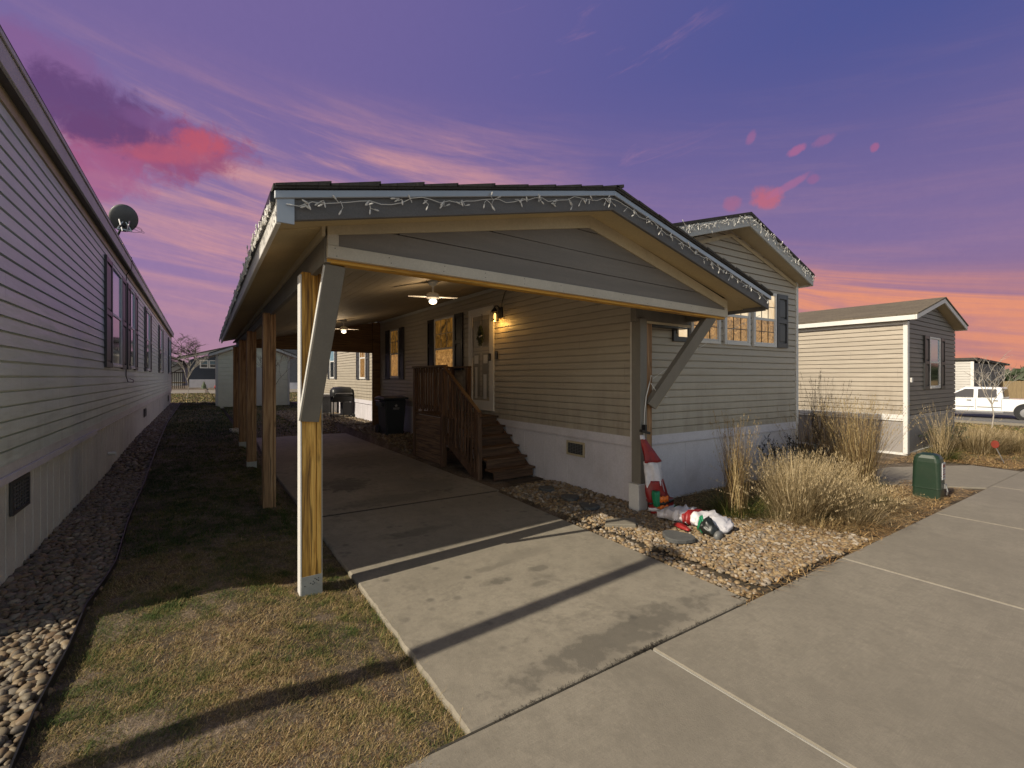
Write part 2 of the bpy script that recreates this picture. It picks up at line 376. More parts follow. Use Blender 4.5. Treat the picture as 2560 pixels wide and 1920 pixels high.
def terrain():
    xs = [-300,-120,-60,-30,-15,-8,-5,-3,-2,-1.4]+[round(-1.2+.1*i,2) for i in range(25)]+[1.3,1.8,2.6,3.4,3.65,3.72,3.9,4.2,4.6,4.9,5.2,6,7,8,9,10,11,12,13,14,16,18,19,21,23,25,27,29,31,33,36,40,50,70,120,300]
    ys = [-60,-30,-15,-8]+[1.55,1.61]+[round(1.75+.25*i,2) for i in range(54)]+[16,17,18,20,22,25,28,32,36,40,46,55,65,80,120,200,400]
    V = []; F = []
    for y in ys:
        for x in xs:
            z = tz(x, y)
            if y < 1.6: z = -.12
            if -1.2 < x < 1.06 and y > 1.8: z += .012*noise.noise(Vector((x*3,y*3,0)))
            V.append((x, y, z))
    n = len(xs)
    for j in range(len(ys)-1):
        for i in range(n-1):
            F.append((j*n+i, j*n+i+1, (j+1)*n+i+1, (j+1)*n+i))
    mb = MB(); mb.v = V; mb.f = F
    o = build(mb, 'ground', M['soil'], smooth=True); tag(o, kind='structure', label='bare winter lawn soil around the homes', cat='ground')
    return o
terrain()

def slab(name, poly, z0, z1, mat, label):
    mb = MB().prism(poly, 'z', z0, z1)
    return tag(build(mb, name, mat, bevel=.012), label, 'paving', kind='structure')
def walk_y(x): return 1.93-.0325*x
# driveway slabs (three panels with open joints)
jag = [(1.065+.035*(y-1.9)/4+.012*noise.noise(Vector((y*7,1,0)))+.006*noise.noise(Vector((y*31,2,0))), y) for y in np.arange(5.82, walk_y(1.065)+.03, -.035)]
slab('driveway', [(1.065,walk_y(1.065)+.012),(3.47,walk_y(3.47)+.012),(3.66,5.70),(1.10,5.86)]+jag, -.12, .0, M['concrete'], 'front driveway concrete panel with oil spots')
slab('driveway', [(1.10,5.875),(3.66,5.715),(4.60,5.80),(4.60,6.35),(3.68,6.75),(3.68,9.9),(1.10,9.9)], -.12, -.001, M['concrete'], 'middle driveway concrete panel in the carport shade')
slab('driveway', [(1.10,9.915),(3.68,9.915),(3.70,14.2),(1.30,14.5)], -.12, -.002, M['concrete'], 'rear driveway concrete panel under the carport')
# sidewalk panels
jx = [-9.4,-6.6,-4.0,-1.2,-.35,2.335,4.96,7.55,10.15,12.75,15.4,18,20.6,23.2,26]
for a, b in zip(jx, jx[1:]):
    slab('sidewalk', [(a+.005,-.55),(b-.005,-.55),(b-.005,walk_y(b)),(a+.005,walk_y(a))], -.12, .004, M['concrete_walk'], 'grey broom-finished sidewalk panel')
mb = MB()
for j in jx[1:-1]: mb.box(j-.004, j+.004, -.5, walk_y(j)-.02, -.02, -.001)
tag(build(mb, 'sidewalk_joint', M['joint_light']), 'pale sealant lines between the sidewalk panels', 'joint', kind='structure')
mb = MB(); mb.prism([(1.11,5.856),(3.655,5.696),(3.655,5.719),(1.11,5.879)],'z',-.03,.004); mb.prism([(1.11,9.901),(3.67,9.901),(3.67,9.914),(1.11,9.914)],'z',-.03,-.006)
tag(build(mb, 'joint_crack', M['joint_dark']), 'dark open joints across the driveway', 'joint', kind='structure')
mb = MB(); mb.prism([(-.35,walk_y(-.35)),(3.47,walk_y(3.47)),(3.47,walk_y(3.47)+.012),(-.35,walk_y(-.35)+.012)], 'z', -.03, -.004)
tag(build(mb, 'joint_crack', M['joint_dark']), 'dirt-filled joint between driveway and sidewalk', 'joint', kind='structure')
mb = MB().prism([(-60,-.56),(60,-.56),(60,-9),(-60,-9)], 'z', -.14, -.10)
tag(build(mb, 'road', M['asphalt']), 'street surface in front of the sidewalk', 'road', kind='structure')
# neighbour's front walk
slab('path', [(8.9,2.62),(8.95,5.5),(9.9,5.5),(10.0,2.9)], -.12, -.012, M['concrete_walk'], 'narrow walk beside the neighbouring home')
slab('path', [(9.0,2.62),(9.98,walk_y(9.98)+.01),(12.2,walk_y(12.2)+.01),(12.3,2.2),(10.75,3.05),(9.0,3.3)], -.12, -.006, M['concrete_walk'], 'short concrete walk to the neighbouring home')

# lawn far sheets
def sheet(name, x0, x1, y0, y1, dz, mat, label, nx=12, ny=12, kind='structure'):
    mb = MB(); V = []; F = []
    for j in range(ny+1):
        for i in range(nx+1):
            x = x0+(x1-x0)*i/nx; y = y0+(y1-y0)*j/ny; V.append((x,y,tz(x,y)+dz))
    for j in range(ny):
        for i in range(nx): F.append((j*(nx+1)+i, j*(nx+1)+i+1, (j+1)*(nx+1)+i+1, (j+1)*(nx+1)+i))
    mb.v = V; mb.f = F
    return tag(build(mb, name, mat, smooth=True), label, name.replace('_',' '), kind=kind)
sheet('planting_bed', 3.49, 8.9, 1.80, 4.05, .012, M['bed_soil'], 'dark soil of the planting bed', 20, 10)
sheet('path', -6, 30, 48, 60, .02, M['concrete_walk'], 'far cross street behind the homes', 24, 6)
sheet('road', 32.2, 60, -40, 60, .03, M['asphalt'], 'side street where the truck is parked', 20, 30)
mb = MB()
for k in range(20):
    y0 = -40+k*5; mb.prism([(32.0,y0),(32.2,y0),(32.2,y0+4.99),(32.0,y0+4.99)], 'z', tz(32,y0)-.1, tz(32,y0+2)+.13)
tag(build(mb, 'kerb', M['concrete_walk']), 'pale kerb of the side street', 'kerb', kind='structure')

wd = MB(); rg = random.Random(77)
for k in range(900):
    x = rg.uniform(1.2,3.4) if k % 3 else 2.33+rg.gauss(0,.10); y = walk_y(x)+.006+rg.gauss(0,.010); a = rg.uniform(0,6.28); l = rg.uniform(.006,.026)
    e = (x+l*math.cos(a), y+l*math.sin(a)*.7, rg.uniform(.001,.016)); wd.quad((x-.001,y,-.004),(x+.002,y,-.004),(e[0]+.001,e[1],e[2]),(e[0]-.001,e[1],e[2]))
tag(build(wd, 'joint_weeds', M['bark']), 'dead weeds and grit caught in the driveway joint', 'weeds', kind='stuff')
# ------------------------------------------------------------------ stones
def ico(sub=1):
    import bmesh
    bm = bmesh.new(); bmesh.ops.create_icosphere(bm, subdivisions=sub, radius=1)
    V = np.array([v.co[:] for v in bm.verts]); F = np.array([[v.index for v in f.verts] for f in bm.faces]); bm.free(); return V, F
def stones(name, inside, bbox, spacing, rad, mat, label, layers=2, zoff=0., seedv=1, sub=2):
    rng = np.random.default_rng(seedv); bV, bF = ico(sub)
    shapes = []
    for k in range(10):
        S = np.array([rng.uniform(.85,1.3), rng.uniform(.7,1.0), rng.uniform(.42,.68)])
        W = bV*1.
        ph = rng.uniform(0, 6, 3)
        d = 1+.10*np.sin(bV[:,0]*2.3+ph[0])+.10*np.sin(bV[:,1]*2.9+ph[1])+.06*np.sin(bV[:,2]*3.7+ph[2])
        shapes.append(W*d[:,None]*S)
    P = []
    x0, x1, y0, y1 = bbox
    for L in range(layers):
        for y in np.arange(y0, y1, spacing):
            for x in np.arange(x0, x1, spacing):
                px = x+rng.uniform(-.5,.5)*spacing; py = y+rng.uniform(-.5,.5)*spacing
                if inside(px, py): P.append((px, py, tz(px,py)+zoff+L*rad*.55+rng.uniform(-.2,.3)*rad))
    P = np.array(P); n = len(P)
    Vs = np.empty((n, len(bV), 3)); 
    for i in range(n):
        a, b_, c = rng.uniform(0, 6.283), rng.uniform(-.4,.4), rng.uniform(-.4,.4)
        ca, sa = math.cos(a), math.sin(a); cb, sb = math.cos(b_), math.sin(b_); cc, s_ = math.cos(c), math.sin(c)
        Rm = np.array([[ca,-sa,0],[sa,ca,0],[0,0,1]]) @ np.array([[cb,0,sb],[0,1,0],[-sb,0,cb]]) @ np.array([[1,0,0],[0,cc,-s_],[0,s_,cc]])
        r = rad*rng.choice([.6,.75,.9,1.0,1.15,1.35], p=[.22,.22,.2,.16,.13,.07])
        Vs[i] = (shapes[rng.integers(10)]*r) @ Rm.T + P[i]
    F = (bF[None]+(np.arange(n)*len(bV))[:,None,None]).reshape(-1,3)
    attr = np.repeat(rng.uniform(0,1,n), len(bV))
    o = np_mesh(name, Vs.reshape(-1,3), F, mat, attr, True)
    return tag(o, label, 'gravel', kind='stuff')
def edge_x(y): return lerp_pts(y, [(1,-.60),(3,-.63),(3.6,-.615),(4.2,-.63),(5,-.575),(6.5,-.63),(8.6,-.66),(13.3,-.73),(18,-.8),(31,-.78)])
stones('gravel', lambda x,y: -1.22 < x < edge_x(y)-.02, (-1.26,-.55,2.6,9.5), .040, .0265, M['stones_brown'], 'rounded river stones along the grey home on the left', 2, .006, 3, 2)
stones('gravel', lambda x,y: -1.3 < x < edge_x(y)-.02 and y > 1.0, (-2.2,-.55,1.9,2.6), .042, .0265, M['stones_brown'], 'rounded river stones at the near end of the left strip', 2, .006, 4, 1)
stones('gravel', lambda x,y: -1.22 < x < edge_x(y)-.02, (-1.26,-.6,9.5,31), .07, .042, M['stones_brown'], 'far river stones along the grey home on the left', 1, .012, 5, 1)
def bed(x, y):
    if y < walk_y(x)+.05 or y > 4.02: return False
    if x < 3.50+.05*(y-2): return False
    if y > 3.75 and 4.45 < x < 4.85: return False
    return x < 5.75-.9*max(0,(y-2.6)) + .3*noise.noise(Vector((x*2,y*2,3)))
stones('gravel', bed, (3.4,6.4,1.7,4.05), .034, .0215, M['stones_tan'], 'tan river stones in the bed beside the driveway', 2, .02, 6, 2)
stones('gravel', lambda x,y: 3.72+.02*(y-4)*0 < x < 4.76 and not (y > 5.72), (3.6,4.8,4.0,5.85), .047, .03, M['stones_tan'], 'shaded river stones between driveway and skirting', 2, -.0, 7, 2)
stones('gravel', lambda x,y: (3.73 < x < 4.76 and y > 9.35) or (2.5 < x < 4.76 and y > 14.6) , (2.4,4.8,9.3,22), .09, .045, M['stones_brown'], 'river stones around the refuse bin and grill', 1, .012, 8, 1)

mb = MB(); pts = [(edge_x(y), y, tz(edge_x(y),y)+.02+.008*math.sin(y*2.1)) for y in np.arange(1.2, 31, .3)]
for a, b in zip(pts, pts[1:]): mb.bar(a, b, .008, .07)
tag(build(mb, 'lawn_edging', M['black_metal']), 'thin black edging strip between lawn and left gravel', 'edging')

# ------------------------------------------------------------------ grass
def blades(P, H, W, lean, rng, tilt_dir=None, seg=2, curl=1.):
    """thin bent ribbons; returns V,F(quads),attr index"""
    n = len(P); a = rng.uniform(0, 6.283, n) if tilt_dir is None else tilt_dir
    side = np.stack([-np.sin(a), np.cos(a), np.zeros(n)], 1); fw = np.stack([np.cos(a), np.sin(a), np.zeros(n)], 1)
    V = np.empty((n, (seg+1)*2, 3))
    for k in range(seg+1):
        t = k/seg
        ctr = P + fw*(lean*H*(t**(1.5*curl)))[:,None] + np.array([0,0,1.])*(H*np.sqrt(np.maximum(.02,1-lean**2*.6))*(t-.0)*(1-.25*np.minimum(lean,1)*t))[:,None]
        w = (W*(1-.85*t))[:,None]*.5
        V[:,2*k] = ctr-side*w; V[:,2*k+1] = ctr+side*w
    f = np.array([[2*k,2*k+1,2*k+3,2*k+2] for k in range(seg)])
    F = (f[None]+(np.arange(n)*(seg+1)*2)[:,None,None]).reshape(-1,4)
    return V.reshape(-1,3), F
def scatter(bbox, dens, inside, rng):
    x0,x1,y0,y1 = bbox; n = int((x1-x0)*(y1-y0)*dens)
    X = rng.uniform(x0,x1,n); Y = rng.uniform(y0,y1,n)
    P = [(x,y,tz(x,y)-.004) for x,y in zip(X,Y) if inside(x,y)]
    return np.array(P)
def lawn(name, bbox, dens, inside, h, w, label, seedv, greenbias=0., tuft=.5):
    rng = np.random.default_rng(seedv); P = scatter(bbox, dens, inside, rng); n = len(P)
    nz = np.array([noise.noise(Vector((p[0]*2.2,p[1]*2.2,seedv))) for p in P]); nz2 = np.array([noise.noise(Vector((p[0]*9,p[1]*9,seedv+5))) for p in P])
    keep = rng.uniform(0,1,n) < np.clip(.95+nz*.4+nz2*.9, .40, 1); P = P[keep]; nz=nz[keep]; nz2=nz2[keep]; n = len(P)
    H = h*rng.uniform(.4,1.3,n)*(1+.5*nz2); lean = rng.uniform(.5,1.5,n)**.8
    V, F = blades(P, H, w*rng.uniform(.6,1.4,n), lean, rng)
    nz3 = np.array([noise.noise(Vector((p[0]*1.1+9,p[1]*1.1,seedv))) for p in P]); col = np.clip(.60 - nz*.2 - nz2*.45 + nz3*.4 - greenbias + rng.normal(0,.20,n), 0, 1)
    return tag(np_mesh(name, V, F, M['grass'], np.repeat(col, 6)), label, 'grass', kind='stuff')
def in_lawn(x, y): return edge_x(y)+.01 < x < 1.075+.02*noise.noise(Vector((y*4,0,0))) and not (.62<x<.81 and 3.8<y<3.97)
lawn('grass', (-.7,1.12,1.15,2.9), 44000, in_lawn, .026, .0030, 'patchy dormant turf nearest the sidewalk', 21, .02)
lawn('grass', (-.7,1.12,2.9,5.2), 34000, in_lawn, .028, .0033, 'patchy dormant turf around the front post', 22, .06)
lawn('grass', (.96,1.13,1.75,4.0), 9000, lambda x,y: True, .062, .0036, 'longer ragged turf lapping over the driveway edge', 29, .0)
lawn('grass', (-.75,1.1,5.2,10), 10000, in_lawn, .036, .006, 'short green turf in the shade between the homes', 23, .42)
lawn('grass', (-.85,1.1,10,18), 3000, lambda x,y: edge_x(y) < x < (1.1 if y < 14.3 else 9), .045, .010, 'green turf behind the carport posts', 24, .42)
lawn('grass', (-.85,4.5,14.4,30), 900, lambda x,y: x > edge_x(y) and (x < 2.6 or y > 21), .06, .018, 'green turf around the shed', 25, .3)
lawn('grass', (-8,14,30,48), 160, lambda x,y: True, .09, .05, 'sunlit turf beyond the shed', 26, .12)
lawn('grass', (12.5,24,1.65,12), 700, lambda x,y: y < 3.2 or x > 16.9, .055, .016, 'dry turf beside the neighbouring home', 27, .05)
lawn('grass', (24,32,-6,22), 160, lambda x,y: True, .08, .04, 'dry turf by the side street', 28, .02)
# dry leaves and clippings in the beds
def litter(bbox, n, inside, seedv, label):
    rng = np.random.default_rng(seedv); P = scatter(bbox, n/((bbox[1]-bbox[0])*(bbox[3]-bbox[2])), inside, rng); P[:,2] += .025
    m = len(P); V, F = blades(P, rng.uniform(.03,.11,m), rng.uniform(.004,.012,m), rng.uniform(.9,1.9,m), rng)
    V[:,2] = np.maximum(V[:,2], .0) 
    tag(np_mesh('leaf_litter', V, F, M['dead_leaf'], np.repeat(rng.uniform(0,1,m), 6)), label, 'leaf litter', kind='stuff')
litter((5.2,8.9,1.7,4.0), 16000, lambda x,y: walk_y(x)-.03+.06*noise.noise(Vector((x*5,y*3,0))) < y, 31, 'dead grass clippings across the planting bed')
litter((8.9,13.5,1.55,2.7), 6000, lambda x,y: y > walk_y(x)+.02 and (x < 9.6 and y < 2.5 or x > 12.3), 32, 'dead clippings around the green utility box')
litter((10.6,18,1.55,3.3), 12000, lambda x,y: y > walk_y(x) and (y > 3.4-.5*(x-10.6) or x > 12.4), 33, 'dry litter in the bed of the neighbouring home')
litter((3.4,5.5,1.72,1.95), 500, lambda x,y: y > walk_y(x)-.04, 34, 'dry clippings along the sidewalk edge')

def clump(x, y, n, h, spread, leanr, mat, label, name='ornamental_grass', plume=.0, seedv=1, w=.005, curl=1., tuft=None, cat='grass clump', seg=4, pmat=None, group=None):
    rng = np.random.default_rng(seedv); z0 = tz(x,y)
    o = empty(name, (x,y,z0), label, cat, group)
    r = np.sqrt(rng.uniform(0,1,n))*spread; a = rng.uniform(0,6.283,n)
    P = np.stack([x+r*np.cos(a), y+r*np.sin(a), np.full(n, z0-.01)], 1)
    lean = rng.uniform(leanr[0], leanr[1], n)*(.3+.7*r/spread)
    aa = a+rng.normal(0,.5,n); H = h*rng.uniform(.55,1.05,n)
    V, F = blades(P, H, w*rng.uniform(.6,1.4,n), lean, rng, aa, seg, curl)
    zr = (V[:,2]-z0)/h
    wv = np.repeat(rng.uniform(0,6.28,n),(seg+1)*2); V[:,0] += .022*h*np.sin(zr*7+wv); V[:,1] += .022*h*np.cos(zr*6+wv*1.7)
    at = np.clip(np.repeat(rng.beta(.8,1.1,n), (seg+1)*2)*.95+.12*zr, 0, 1)
    np_mesh('blades', V, F, mat, at, parent=o, loc=(x,y,z0))
    if plume:
        m = int(n*plume); idx = rng.choice(n, m, replace=False); tips = V.reshape(n,-1,3)[idx, -1]; prev = V.reshape(n,-1,3)[idx, -3]
        d = tips-prev; d /= np.linalg.norm(d, axis=1)[:,None]+1e-6
        PV=[]; PF=[]; k0=0; k=14
        tt = rng.uniform(-.02,.16,(m,k)); 
        base = (tips[:,None,:]+d[:,None,:]*tt[:,:,None]-d[:,None,:]*.08).reshape(-1,3)
        mm = len(base); V2, F2 = blades(base, rng.uniform(.015,.04,mm), np.full(mm,w*.8), rng.uniform(.2,.9,mm), rng, None, 2)
        np_mesh('plumes', V2, F2, pmat or mat, np.repeat(rng.uniform(.4,1,mm), 6), parent=o, loc=(x,y,z0))
    if tuft:
        m = tuft[0]; r = np.sqrt(rng.uniform(0,1,m))*tuft[1]*.5; a = rng.uniform(0,6.283,m)
        P = np.stack([x+r*np.cos(a), y+r*np.sin(a), np.full(m, z0-.01)], 1)
        V, F = blades(P, tuft[2]*rng.uniform(.5,1.1,m), np.full(m,.006), rng.uniform(.5,1.6,m), rng, a+rng.normal(0,.4,m), 4)
        np_mesh('basal_leaves', V, F, M['green_tuft'], np.repeat(rng.uniform(0,1,m), 10), parent=o, loc=(x,y,z0))
    return o
clump(5.50,3.08, 300, 1.24, .10, (.0,.26), M['reed'], 'tall narrow brown reed clump standing against the pale skirting', plume=.35, seedv=41, tuft=(1500,.5,.42), w=.006)
clump(5.62,2.62, 380, .30, .22, (.5,1.5), M['straw'], 'low flattened straw tuft in front of the tall narrow reed clump', seedv=42)
g = 'blond fluffy grass mounds in the bed'
clump(6.00,2.62,1700,.84,.26,(.2,1.1), M['straw'], 'largest fluffy blond grass mound, behind the tan stones', plume=.30, seedv=43, curl=.8, tuft=(600,.3,.3), w=.0055, group=g)
clump(6.55,2.50,1300,.68,.26,(.3,1.3), M['straw'], 'fluffy blond mound right of the largest one', plume=.25, seedv=44, curl=.8, tuft=(500,.3,.25), w=.0055, group=g)
clump(6.95,2.85,1200,.76,.26,(.2,1.15), M['straw'], 'fluffy blond mound behind, beside the tall upright grass', plume=.25, seedv=45, curl=.8, w=.0055, group=g)
clump(6.35,2.16,1000,.40,.28,(.7,1.6), M['straw'], 'low sprawling blond mound spilling towards the sidewalk', seedv=46, curl=.9, w=.0045, group=g)
clump(7.35,2.30,1200,.42,.34,(.7,1.5), M['straw'], 'low blond mound between the fluffy mounds and the green box', seedv=47, tuft=(500,.3,.25), w=.0045, group=g)
clump(5.72,2.22, 500,.24,.25,(.8,1.6), M['reed'], 'small matted tuft at the edge of the tan stones', seedv=48, group=g)
clump(8.35,2.72,520,1.40,.17,(.05,.62), M['reed'], 'tall golden upright grass clump left of the green box', plume=.5, seedv=51, tuft=(900,.4,.35), w=.007)
clump(8.85,3.12,330,1.30,.17,(.05,.55), M['reed'], 'tall golden grass clump just behind the first upright one', plume=.5, seedv=52, w=.007)
clump(8.3,3.50,200,1.25,.14,(.2,.75), M['reed'], 'pale feathery grass clump near the house corner', plume=.5, seedv=53, w=.006)
clump(10.4,4.05,150,1.75,.20,(.03,.38), M['dark_reed'], 'dark brown tall grass in shade between the homes', plume=.5, seedv=54, w=.010)
clump(9.4,3.75,420,.75,.35,(.2,.7), M['dark_reed'], 'dark low grass in shade beside the walk', seedv=55, w=.009)
clump(12.75,2.72,260,1.16,.12,(.05,.62), M['straw'], 'pale yellow grass clump in front of the neighbouring home', plume=.3, seedv=56, tuft=(900,.4,.4), w=.007)
clump(14.6,2.55,1500,.70,.45,(.4,1.1), M['straw'], 'yellow-green grass mound right of the pale clump', seedv=57, tuft=(900,.4,.4), w=.008)
clump(15.6,2.0,1500,.62,.5,(.4,1.2), M['straw'], 'yellow-green grass mound at the right edge of the picture', seedv=58, tuft=(900,.4,.4), w=.008)
clump(17.2,2.9,1200,.55,.7,(.4,1.2), M['straw'], 'yellow-green mound farthest along the neighbouring bed', seedv=59, w=.010)

def twig_shrub(x, y, n, h, mat, label, seedv, leaf=None, spread=.55, r0=.004):
    rng = random.Random(seedv); z0 = tz(x,y); o = empty('shrub', (x,y,z0), label, 'shrub'); mb = MB(); lf = MB()
    for i in range(n):
        a = rng.uniform(0,6.283); l = rng.uniform(.1,spread); hh = h*rng.uniform(.55,1)
        p = [Vector((x+.05*math.cos(a),y+.05*math.sin(a),z0)), Vector((x+l*.5*math.cos(a),y+l*.5*math.sin(a),z0+hh*.45)), Vector((x+l*math.cos(a+.2),y+l*math.sin(a+.2),z0+hh))]
        mb.tube(p, [r0,r0*.8,r0*.4], 4)
        for k in range(9):
            t = rng.uniform(.3,1); q = p[1].lerp(p[2], t) if t>.5 else p[0].lerp(p[1], t*2)
            b = rng.uniform(0,6.28); s = rng.uniform(.05,.13)*h
            e = q+Vector((math.cos(b)*s*.6,math.sin(b)*s*.6,s)); mb.tube([q,e],[r0*.5,r0*.25],3,False)
            for j in range(4):
                c = q.lerp(e, rng.uniform(.3,1.1)); d = Vector((rng.uniform(-1,1),rng.uniform(-1,1),rng.uniform(-1,1)))*.013; f = Vector((rng.uniform(-1,1),rng.uniform(-1,1),rng.uniform(-1,1)))*.013
                lf.quad(c-d,c-f,c+d,c+f)
    build(mb, 'stems', mat, o); build(lf, 'leaves', leaf or mat, o)
    return o
twig_shrub(7.75,3.40,46,.78,M['bark'],'dark bare shrub against the corner of the pale skirting',61,M['black_cloth'],.6)
twig_shrub(14.0,3.05,40,.62,M['bark'],'dark green leafy shrub behind the pale yellow clump',62,M['evergreen'],.5,.006)

# ------------------------------------------------------------------ siding & houses
def siding(mb, p0, p1, out, z0, z1, course=.102, clip=None, lip=.016):
    p0 = Vector((*p0,0)); p1 = Vector((*p1,0)); o = Vector((*out,0)); n = max(1, round((z1-z0)/course)); c = (z1-z0)/n
    for i in range(n):
        a, b = z0+i*c, z0+(i+1)*c
        ta = clip(a) if clip else (0,1); tb = clip(b-.001) if clip else (0,1)
        if not ta: continue
        if not tb: m = (ta[0]+ta[1])/2; tb = (m,m)
        P = lambda t, z, d: tuple(p0.lerp(p1,t)+o*d+Vector((0,0,z)))
        # lap face, a hollow near its top, then the underside of the next lip
        k1, k2 = .84, .88
        T_ = lambda q: tuple(ta[k]+(tb[k]-ta[k])*q for k in (0,1))
        t1, t2 = T_(k1), T_(k2); z1_, z2_ = a+c*k1, a+c*k2
        mb.quad(P(ta[0],a,lip),P(ta[1],a,lip),P(t1[1],z1_,lip*.7),P(t1[0],z1_,lip*.7))
        mb.quad(P(t1[0],z1_,lip*.7),P(t1[1],z1_,lip*.7),P(t2[1],z2_,-.010),P(t2[0],z2_,-.010))
        mb.quad(P(t2[0],z2_,-.010),P(t2[1],z2_,-.010),P(tb[1],b,-.010),P(tb[0],b,-.010))
        mb.quad(P(ta[0],a,-.010),P(ta[1],a,-.010),P(ta[1],a,lip),P(ta[0],a,lip))
class Frame:
    def __init__(s, p, d, n): s.p = Vector((*p,0)); s.d = Vector((*d,0)).normalized(); s.n = Vector((*n,0)).normalized()
    def P(s, u, z, o): return tuple(s.p+s.d*u+s.n*o+Vector((0,0,z)))
    def box(s, mb, u0, u1, z0, z1, o0, o1):
        return mb.add([s.P(u0,z0,o0),s.P(u1,z0,o0),s.P(u1,z0,o1),s.P(u0,z0,o1),s.P(u0,z1,o0),s.P(u1,z1,o0),s.P(u1,z1,o1),s.P(u0,z1,o1)],
                      [(0,3,2,1),(4,5,6,7),(0,1,5,4),(1,2,6,5),(2,3,7,6),(3,0,4,7)])
def window(par, fr, u0, u1, z0, z1, meet=None, up=None, low=None, grid=None, lowgrid=None, ft=.045, fmat=None):
    fmat = fmat or M['white_trim']; meet = meet or (z0+z1)/2; up = up or M['dark_glass']; low = low or M['dark_glass']
    mb = MB()
    fr.box(mb,u0,u0+ft,z0,z1,.0,.045); fr.box(mb,u1-ft,u1,z0,z1,.0,.045); fr.box(mb,u0+ft,u1-ft,z1-ft,z1,.0,.044); fr.box(mb,u0+ft,u1-ft,z0,z0+ft,.0,.052)
    w = build(mb, 'window', fmat, par, bevel=.003)
    m2 = MB(); fr.box(m2,u0+ft,u1-ft,meet-.022,meet+.022,.014,.036)
    fr.box(m2,u0+ft,u0+ft+.022,z0+ft,meet-.022,.014,.034); fr.box(m2,u1-ft-.022,u1-ft,z0+ft,meet-.022,.014,.034)
    fr.box(m2,u0+ft+.022,u1-ft-.022,z0+ft,z0+ft+.022,.014,.034)
    build(m2, 'sash', fmat, w, bevel=.002)
    p = MB(); fr.box(p,u0+ft,u1-ft,meet+.022,z1-ft,.016,.022); a = build(p, 'pane', up, w)
    p = MB(); fr.box(p,u0+ft+.022,u1-ft-.022,z0+ft+.022,meet-.022,.018,.024); build(p, 'pane', low, w)
    for gcfg, za, zb in ((grid, meet+.022, z1-ft), (lowgrid, z0+ft+.022, meet-.022)):
        if gcfg:
            g = MB(); nx, nz = gcfg
            for i in range(1,nx):
                u = u0+ft+(u1-u0-2*ft)*i/nx; fr.box(g,u-.006,u+.006,za,zb,.024,.031)
            for j in range(1,nz):
                z = za+(zb-za)*j/nz; fr.box(g,u0+ft,u1-ft,z-.006,z+.006,.0245,.0305)
            build(g, 'grille', M['black_metal'] if gcfg is lowgrid or up is M['pane_pale'] else fmat, w)
    return w
def shutter(par, fr, u0, u1, z0, z1, mat=None):
    mat = mat or M['shutter']; b = min(.045, (u1-u0)*.2); zm = (z0+z1)/2; mb = MB()
    fr.box(mb,u0,u0+b,z0,z1,.012,.05); fr.box(mb,u1-b,u1,z0,z1,.012,.05)
    for a, c in ((z0,z0+.08),(zm-.04,zm+.04),(z1-.08,z1)): fr.box(mb,u0+b,u1-b,a,c,.012,.048)
    for a, c in ((z0+.08,zm-.04),(zm+.04,z1-.08)):
        fr.box(mb,u0+b,u1-b,a,c,.012,.026); fr.box(mb,u0+b+.03,u1-b-.03,a+.03,c-.03,.026,.038)
    return build(mb, 'shutter', mat, par, bevel=.003)
def skirt(par, p0, p1, out, z0, z1, mat, band=.13, step=.28, name='skirting'):
    d = (Vector(p1)-Vector(p0)); L = d.length; fr = Frame(p0, d, out); mb = MB()
    fr.box(mb,0,L,z0,z1-band,-.03,-.006); u = .15
    while u < L-.05: fr.box(mb,u,u+.006,z0,z1-band-.004,-.006,-.003); u += step
    o = build(mb, name, mat, par)
    m2 = MB(); fr.box(m2,0,L,z1-band,z1,-.03,.018); fr.box(m2,0,L,z1-band-.012,z1-band,-.03,.026)
    build(m2, 'skirting_trim', mat, o, bevel=.003)
    m3 = MB(); fr.box(m3,0,L,z0,z0+.10,-.006,.014); build(m3, 'base_rail', M['white_trim'], o)
    return o
def vent(par, fr, u0, u1, z0, z1, fmat):
    mb = MB(); t = .03
    fr.box(mb,u0,u0+t,z0,z1,.0,.018); fr.box(mb,u1-t,u1,z0,z1,.0,.018); fr.box(mb,u0+t,u1-t,z1-t,z1,.0,.018); fr.box(mb,u0+t,u1-t,z0,z0+t,.0,.018)
    v = build(mb, 'vent', fmat, par); g = MB(); fr.box(g,u0+t,u1-t,z0+t,z1-t,.001,.004); build(g,'backing',M['black_metal'],v)
    g = MB(); n = 7
    for i in range(1,n):
        z = z0+t+(z1-z0-2*t)*i/n; fr.box(g,u0+t,u1-t,z-.004,z+.004,.005,.013)
    for i in range(1,6):
        u = u0+t+(u1-u0-2*t)*i/6; fr.box(g,u-.004,u+.004,z0+t,z1-t,.0055,.012)
    build(g,'louvre',M['dish_grey'],v); return v
def gable_clip(x0, x1, xa, ze, za):
    def f(z):
        if z <= ze: return (0,1)
        if z >= za: return None
        t = (z-ze)/(za-ze); a = x0+(xa-x0)*t; b = x1+(xa-x1)*t
        return ((a-x0)/(x1-x0), (b-x0)/(x1-x0))
    return f
